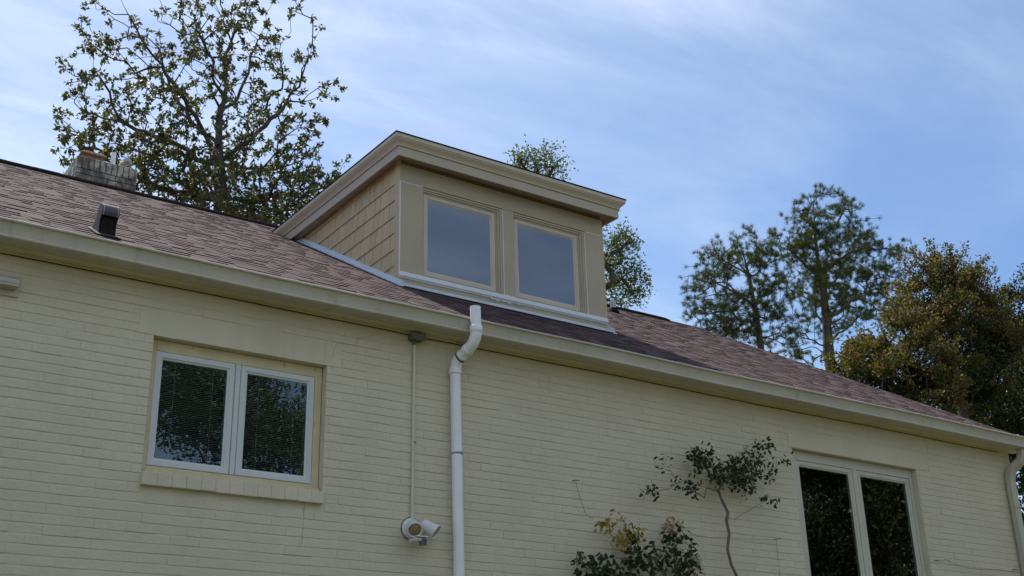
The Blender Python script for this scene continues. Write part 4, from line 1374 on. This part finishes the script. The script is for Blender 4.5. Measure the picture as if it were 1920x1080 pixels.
P2L = [[(43.7, 28.0, 18.49), (41.34, 27.5, 18.8), (41.46, 29.0, 19.75)], [(43.88, 28.0, 20.58), (42.65, 28.5, 21.39), (41.82, 29.0, 22.18)], [(43.87, 28.0, 22.26), (42.95, 28.5, 23.24), (39.39, 27.0, 23.32)], [(43.81, 28.0, 18.92), (47.23, 28.5, 21.06), (51.12, 29.0, 22.8)], [(43.9, 28.0, 20.03), (45.93, 27.5, 21.39), (50.46, 29.0, 23.73)], [(43.92, 28.0, 22.56), (46.03, 27.5, 23.94), (49.3, 27.0, 24.8)], [(43.91, 28.0, 24.28), (45.11, 27.5, 25.4), (45.48, 27.0, 26.18)], [(43.94, 28.0, 24.87), (43.74, 28.5, 25.76)], [(43.65, 28.0, 18.22), (41.95, 27.5, 18.17)]]
P1L = [[(39.14, 28.0, 18.86), (37.21, 27.5, 18.64), (37.17, 29.0, 18.75)], [(38.98, 28.0, 19.88), (37.05, 27.5, 19.97), (35.2, 27.2, 20.2)], [(38.99, 28.0, 20.01), (40.58, 28.3, 21.0), (41.3, 28.4, 21.7)], [(38.88, 28.0, 21.19), (37.22, 27.5, 21.31), (36.2, 27.3, 21.4)], [(38.78, 28.0, 21.71), (39.5, 28.3, 22.3)], [(39.17, 28.0, 18.34), (39.88, 27.5, 18.45), (40.4, 27.3, 18.1)]]
P2T = [(43.67, 28.0, 17.28), (43.64, 28.0, 18.35), (43.86, 28.0, 20.02), (43.83, 28.0, 22.25), (43.88, 28.0, 24.57), (44.08, 28.0, 26.39)]
P3 = [(47.3, 30.5, 25.0, 1.2), (48.6, 30.5, 23.6, 1.3), (46.4, 30.5, 23.4, 1.2), (47.6, 30.5, 22.0, 1.3), (49.6, 30.5, 22.3, 0.9)]
P3T = [(47.06, 30.5, 18.4), (47.06, 30.5, 20.12), (47.14, 30.5, 21.88), (47.22, 30.5, 23.69), (47.34, 30.5, 25.24)]
tree('pine_tree', 'shorter pine with rounded crown, left of the two tall pines', P1T, (39.4, 28.0, GZ), np.concatenate([clump_pts(P1, 140, 5, 0.26, 1.4, 0.5), blob_pts(P1, 290, 1.6, 0.3)]), pine_leaf, (mats['pine_bark'], mats['pine_leaf']), 0.011, 0.16, 0.12, 0.4, 0.09, 'pines beyond the roof', expo=2.0, limbs=P1L)
tree('pine_tree', 'tallest pine with wide spreading branches beyond the roof', P2T, (43.4, 28.0, GZ), np.concatenate([clump_pts(P2, 215, 5, 0.26, 1.4, 0.5), blob_pts(P2, 450, 1.6, 0.3)]), pine_leaf, (mats['pine_bark'], mats['pine_leaf']), 0.011, 0.19, 0.12, 0.4, 0.09, 'pines beyond the roof', expo=2.0, limbs=P2L)
tree('pine_tree', 'slender pine trunk and crown just behind the tallest pine', P3T, (47.0, 30.5, GZ), clump_pts(P3, 55, 4, 0.28, 1.4, 0.5), pine_leaf, (mats['pine_bark'], mats['pine_leaf']), 0.011, 0.13, 0.2, 0.45, 0.09, 'pines beyond the roof', expo=2.0)

OAK = [(19.36, 18.0, 17.13, 0.65), (20.06, 18.0, 16.96, 0.57), (18.97, 18.0, 17.2, 0.35), (19.68, 18.0, 17.59, 0.33), (22.66, 18.0, 15.05, 0.58), (22.17, 18.0, 14.23, 0.52), (22.79, 18.0, 14.0, 0.63), (23.07, 18.0, 13.53, 0.36), (22.01, 18.0, 13.49, 0.49), (22.57, 18.0, 15.4, 0.42), (20.77, 18.0, 14.97, 0.97), (20.3, 18.0, 13.65, 0.95)]
OAKT = [(21.13, 18.0, 10.79), (21.11, 18.0, 12.11), (20.89, 18.0, 13.43), (20.56, 18.0, 14.75), (20.02, 18.0, 16.04)]
def oak_leaf(P, PA_, tips, r_):
    b, d = whorl(P, PA_, tips, 30, 1.1, 0.13, 0.0)
    return leaves(b, d, 0.11, 0.058, 0.2, 0.15)
tree('oak_tree', 'light green leafy tree mostly hidden behind the dormer', OAKT, (21.2, 18.0, GZ), blob_pts([(x - 0.12, y, z, r_ * 0.8) for x, y, z, r_ in OAK], 340, 1.4, 0.2), oak_leaf, (mats['bark'], mats['oak_leaf']), 0.007, 0.25, 0.25, 0.3, 0.12)

def bush_leaf(per, ln, wd_, jit):
    def fn(P, PA_, tips, r_):
        b, d = whorl(P, PA_, tips, per, 1.1, jit, 0.15)
        return leaves(b, d, ln, wd_, 0.2, 0.15)
    return fn
def shoots(blobs, n_, ln):
    B = np.array(blobs)
    top = B[np.argsort(-B[:, 2])][: max(3, len(B) * 2 // 3)]
    out_ = []
    for q in range(n_):
        b_ = top[NR.integers(len(top))]
        d = unit(NR.normal(size=3) * np.array([0.8, 0.8, 0.4]) + np.array([0, 0, 0.9]))
        p = b_[:3] + d * b_[3] * 0.8
        for t in np.arange(0.1, ln * NR.uniform(0.5, 1.3), 0.09):
            out_.append(p + d * t + NR.normal(size=3) * 0.02)
    return np.array(out_)
def bush(name, label, trunk, base, blobs, n_, nsh, per, ln, wd_, jit, mts, rad, group=None, drop=0.35):
    blobs = [(x, y, z - drop, r_) for x, y, z, r_ in blobs]
    root = empty(name, base, label, 'tree', group)
    att = np.concatenate([clump_pts(blobs, n_ // 15, 11, 0.15, 1.8, 0.65), shoots(blobs, nsh, 0.6)])
    P, PA_, tips, ntr = grow(trunk_down(trunk, base), att, 0.3, 0.25, 0.12)
    V, F, r_ = limb_mesh(P, PA_, 0.005, rad, 6, 2.1)
    mesh_np('trunk', V, F, mts[0], root, smooth=True)
    tips = np.array(tips)
    B = np.array(blobs)
    # outer tips carry the young leaves
    sd = np.min(np.linalg.norm(P[tips][:, None] - B[None, :, :3], axis=2) / B[None, :, 3], axis=1)
    cen = np.average(B[:, :3], axis=0, weights=B[:, 3] ** 2)
    hgt = unit(P[tips] - cen)[:, 2]
    young = (sd + 0.6 * hgt + NR.normal(size=len(tips)) * 0.15) > 1.15
    for sel, nm, mt, k_ in ((tips[~young], 'crown', mts[1], per), (tips[young], 'young_leaves', mts[2], per)):
        b_, d = whorl(P, PA_, sel, k_, 1.1, jit, 0.15)
        v, f = leaves(b_, d, ln, wd_, 0.2, 0.15)
        mesh_np(nm, v, f, mt, root, kind='stuff')
    return root
SH1 = [(18.55, 6.0, 7.66, 0.52), (17.82, 6.0, 7.1, 0.46), (19.31, 6.0, 8.25, 0.48), (19.5, 6.0, 7.61, 0.58), (18.52, 6.0, 6.79, 0.51), (19.65, 6.0, 6.86, 0.47), (20.1, 6.0, 7.38, 0.43), (17.62, 6.0, 6.86, 0.3), (18.6, 6.0, 6.0, 0.7), (17.7, 6, 6.2, 0.5)]
SH2 = [(21.86, 6.6, 9.94, 0.53), (21.21, 6.6, 9.49, 0.52), (22.52, 6.6, 9.57, 0.53), (20.88, 6.6, 8.87, 0.45), (21.92, 6.6, 8.7, 0.69), (22.83, 6.6, 8.62, 0.59), (22.06, 6.6, 10.37, 0.26), (22.69, 6.6, 10.25, 0.36), (23.39, 6.6, 9.23, 0.48), (21.3, 6.6, 8.0, 0.5), (22.3, 6.6, 7.7, 0.5)]
SH3 = [(25.61, 7.5, 10.36, 0.59), (26.56, 7.5, 10.98, 0.47), (26.08, 7.5, 9.75, 0.78), (24.67, 7.5, 8.56, 0.75), (25.87, 7.5, 8.36, 0.89), (23.99, 7.5, 7.55, 0.73), (25.14, 7.5, 7.34, 0.74), (22.85, 7.5, 7.2, 0.42), (23.79, 7.5, 8.25, 0.49), (27.35, 7.5, 10.28, 0.94), (27.35, 7.5, 8.87, 1.05), (26.4, 7.5, 7.0, 0.9), (24.5, 7.5, 5.8, 0.8), (25.5, 7.5, 5.0, 0.9), (26.5, 7.5, 5.7, 0.9), (27.5, 7.5, 6.7, 0.9), (25.0, 7.5, 3.9, 0.9), (26.4, 7.5, 4.2, 0.9)]
bush('photinia_tree', 'low photinia with yellow-green and reddish leaves at the roof edge', [(18.7, 6, 4.5), (18.8, 6, 6.2), (18.9, 6, 7.2)], (18.7, 6.0, GZ), SH1, 1900, 40, 17, 0.085, 0.040, 0.055, (mats['bark'], mats['olive_leaf'], mats['red_leaf']), 0.10, 'photinias right of the house')
bush('photinia_tree', 'tall photinia with red-tipped top beside the pines', [(21.9, 6.6, 5), (21.9, 6.6, 7.5), (22.0, 6.6, 9.2)], (21.9, 6.6, GZ), SH2, 2300, 60, 17, 0.085, 0.040, 0.055, (mats['bark'], mats['olive_leaf'], mats['red_leaf']), 0.11, 'photinias right of the house')
bush('evergreen_tree', 'dark dense evergreen at the right edge of the picture', [(25.6, 7.5, 4), (25.6, 7.5, 7), (25.9, 7.5, 9.5)], (25.6, 7.5, GZ), SH3, 4300, 45, 18, 0.095, 0.05, 0.075, (mats['bark'], mats['dark_leaf'], mats['olive_leaf']), 0.14)

# ------------------------------------------------------------------ garden trees facing the house (seen in the panes)
def garden_tree(x, y, h_, sp, nt_, label, seed):
    rr_ = random.Random(seed)
    bl = []
    for i in range(26):
        t = rr_.uniform(0.22, 0.98)
        wd2 = sp * math.sin(min(1, (1.05 - t) * 1.5) * math.pi / 2) * rr_.uniform(0.3, 1)
        a = rr_.uniform(0, 6.283)
        bl.append((x + math.cos(a) * wd2, y + math.sin(a) * wd2, GZ + h_ * t, rr_.uniform(0.5, 1.1) * sp * 0.34))
    root = tree('garden_tree', label, [(x, y, GZ + h_ * 0.3), (x, y, GZ + h_ * 0.6), (x, y, GZ + h_ * 0.85)], (x, y, GZ), blob_pts(bl, nt_, 1.0, 0.0, 0.2), bush_leaf(20, 0.15, 0.075, 0.2), (mats['bark'], mats['garden_leaf']), 0.01, 0.25, 0.3, 0.5, 0.12, 'garden trees across the lawn')
    return root
def dup(root, loc, rz, s_, label):
    r_ = root.copy()
    link(r_)
    base = Vector(root.location)
    r_.location = loc
    r_.rotation_euler = (0, 0, rz)
    r_.scale = (s_, s_, s_)
    r_['label'] = label
    for ch in root.children:
        c_ = ch.copy()
        link(c_)
        c_.parent = r_
        c_.matrix_parent_inverse = ch.matrix_parent_inverse.copy()
    return r_
ga = garden_tree(11.5, -21.0, 13.0, 4.8, 2200, 'broad dark tree across the lawn reflected in the blind-covered window', 1)
gb = garden_tree(27.0, -13.0, 11.5, 4.8, 2200, 'dense dark tree across the lawn reflected in the tall corner window', 2)
dup(ga, (18.5, -26, GZ), 2.1, 1.12, 'tall dark tree across the lawn, second beside the broad one')
dup(ga, (4.0, -25, GZ), 4.2, 1.0, 'dark tree across the lawn straight behind the photographer')
dup(gb, (35.0, -19, GZ), 1.3, 1.2, 'tall dark tree at the far right end of the lawn')
dup(gb, (21.0, -18.5, GZ), 3.7, 0.9, 'smaller dark tree between the two dense lawn trees')
dup(gb, (33.0, -9.0, GZ), 5.0, 0.95, 'dark tree nearest the right end of the lawn')

# ------------------------------------------------------------------ climbing roses on the wall
def rose(label, stems, groups, nb_leaf, seed):
    # stems: polylines; groups: (blobs, count, leaf material, leaf length, name, leaves per tip)
    x, y, z = stems[0][0]
    root = empty('climbing_rose', (x, y, GZ), label, 'rose', 'climbing roses on the wall')
    atts = [np.clip(blob_pts(b_, n_, 0.7, 0.02), [-99, -0.38, -99], [99, -0.03, 99]) for (b_, n_, mt, ln, nm, per) in groups]
    main = stems[0]
    P, PA_, tips, ntr = grow([(x, y, GZ)] + list(main), np.concatenate([np.array(sum([list(s_) for s_ in stems[1:]], [])).reshape(-1, 3)] + atts), 0.35, 0.05, 0.16)
    V, F, r_ = limb_mesh(P, PA_, 0.0016, 0.0135, 6, 2.2)
    mesh_np('stem', V, F, mats['rose_bark'], root, smooth=True)
    ptip = P[tips]
    for (b_, n_, mt, ln, nm, per), a in zip(groups, atts):
        sel = [t for t in tips if np.min(np.linalg.norm(a - P[t], axis=1)) < 1e-6]
        base, d = whorl(P, PA_, sel, per, 1.0, ln * 0.65, -0.25)
        if 'blossom' in nm:
            d[:, 2] += 0.3
        v, f = oval_leaves(base, d, ln, ln * (0.55 if 'blossom' not in nm else 0.85), 0.15, 0.22)
        mesh_np(nm, v, f, mats[mt], root, kind='stuff')
    return root
RA = [(7.81, -0.16, 2.63, 0.12), (7.64, -0.16, 2.73, 0.07), (7.7, -0.16, 2.66, 0.09), (7.98, -0.16, 2.58, 0.11), (8.16, -0.16, 2.63, 0.14), (8.38, -0.16, 2.71, 0.15), (8.55, -0.16, 2.83, 0.11), (8.28, -0.16, 2.51, 0.11), (8.58, -0.16, 2.62, 0.08), (8.14, -0.16, 2.5, 0.09), (7.43, -0.16, 2.43, 0.07), (7.56, -0.16, 2.38, 0.06), (7.07, -0.16, 2.32, 0.08), (7.25, -0.16, 2.62, 0.03), (7.21, -0.16, 2.52, 0.03), (8.51, -0.16, 2.38, 0.06), (8.65, -0.16, 2.36, 0.04), (8.82, -0.16, 2.77, 0.05), (8.15, -0.16, 2.19, 0.03), (7.93, -0.16, 2.5, 0.1), (7.86, -0.16, 2.74, 0.05)]
RAT = [(8.14, -0.10, 1.2), (8.09, -0.12, 1.61), (8.02, -0.12, 1.73), (7.99, -0.12, 1.87), (8.03, -0.12, 2.02), (8.01, -0.12, 2.14), (8.04, -0.12, 2.21), (7.97, -0.12, 2.33), (7.93, -0.13, 2.40)]
RAL = [(7.87, -0.14, 2.4), (7.77, -0.14, 2.41), (7.63, -0.14, 2.35), (7.54, -0.14, 2.35), (7.45, -0.14, 2.43), (7.31, -0.14, 2.35), (7.21, -0.14, 2.33)]
rose('climbing rose with bare woody stem and bushy green top beside the tall window', [RAT, RAL], [(RA, 200, 'rose_leaf', 0.046, 'foliage', 5)], 6, 1)
RB = [(6.84, -0.16, 1.73, 0.12), (6.99, -0.16, 1.78, 0.08), (6.72, -0.16, 1.76, 0.07), (6.59, -0.16, 1.61, 0.1), (6.36, -0.16, 1.59, 0.08), (6.25, -0.16, 1.63, 0.05), (7.04, -0.16, 1.7, 0.08), (6.92, -0.16, 1.62, 0.14), (6.53, -0.16, 1.5, 0.13), (6.85, -0.16, 1.89, 0.06), (6.7, -0.16, 1.4, 0.2)]
RBY = [(6.49, -0.16, 1.99, 0.04), (6.56, -0.16, 1.95, 0.03), (6.86, -0.16, 1.91, 0.06), (6.79, -0.16, 1.86, 0.04), (6.67, -0.16, 1.84, 0.04)]
RBF = [(6.74, -0.16, 2.02, 0.03), (6.89, -0.16, 2.03, 0.02), (6.23, -0.16, 1.65, 0.04), (6.71, -0.16, 1.97, 0.02)]
rose('climbing rose with yellowing upper leaves low on the wall', [[(6.74, -0.12, 1.2), (6.78, -0.13, 1.5), (6.82, -0.14, 1.7)]], [(RB, 115, 'rose_leaf', 0.066, 'foliage', 4), (RBY, 26, 'yellow_leaf', 0.05, 'yellow_foliage', 5), (RBF, 10, 'petal', 0.028, 'blossoms', 5)], 5, 2)
RC = [(7.31, -0.16, 1.9, 0.07), (7.28, -0.16, 1.78, 0.09), (7.39, -0.16, 1.77, 0.08), (7.45, -0.16, 1.68, 0.08), (7.26, -0.16, 1.64, 0.10), (7.37, -0.16, 1.55, 0.12), (7.5, -0.16, 1.87, 0.05), (7.3, -0.16, 1.4, 0.16)]
RCF = [(7.31, -0.16, 2.07, 0.04), (7.26, -0.16, 2.02, 0.04), (7.39, -0.16, 2.02, 0.04), (7.32, -0.16, 1.97, 0.03)]
RCW = [(7.55, -0.16, 1.71, 0.04), (7.57, -0.16, 1.66, 0.04), (7.48, -0.16, 1.68, 0.03)]
rose('climbing rose topped with faded peach and cream blossoms', [[(7.30, -0.12, 1.2), (7.32, -0.13, 1.5), (7.31, -0.14, 1.8)]], [(RC, 90, 'rose_leaf', 0.062, 'foliage', 4), (RCF, 17, 'petal', 0.030, 'blossoms', 5), (RCW, 16, 'petal_white', 0.03, 'cream_blossoms', 7)], 5, 3)

# wires and nails for the roses
def wire(label, pts, nails, r_=0.0016):
    root = empty('plant_wire', pts[0], label, 'wire', 'wires nailed to the wall')
    P = []
    for a, b_ in zip(pts[:-1], pts[1:]):
        a, b_ = Vector(a), Vector(b_)
        P += [a.lerp(b_, i / 5) - Vector((0, 0, 0.012 * math.sin(i / 5 * math.pi))) for i in range(5)]
    P.append(Vector(pts[-1]))
    MB().tube(P, r_, 5).build('strand', mats['wire'], root, smooth=True)
    for p in nails:
        p = Vector(p)
        m = MB().tube([p + Vector((-0.02, 0.03, 0.0)), p + Vector((0.0, -0.012, 0.003)), p + Vector((0.045, -0.02, 0.006))], 0.0042, 7)
        m.build('nail', mats['wire'], root, smooth=True)
wire('thin wire from the bare rose stem to a nail beside the tall window', [(7.50, -0.03, 2.06), (7.7, -0.03, 1.99), (8.0, -0.05, 1.99), (8.74, -0.03, 2.04), (8.75, -0.02, 1.69), (8.75, -0.02, 1.3)], [(8.76, -0.02, 2.04)])
wire('thin wire climbing to a dark nail above the yellow-leaved rose', [(6.45, -0.10, 2.02), (6.43, -0.03, 2.06), (6.37, -0.03, 2.21), (6.33, -0.03, 2.34)], [(6.33, -0.01, 2.345)], 0.0022)
wire('slack dark wire between two nails right of the tall window', [(11.17, -0.02, 2.01), (11.32, -0.03, 2.035), (11.69, -0.03, 1.97), (12.22, -0.03, 1.99), (12.6, -0.03, 2.0)], [(11.17, -0.01, 2.01), (12.56, -0.01, 2.01)], 0.0026)
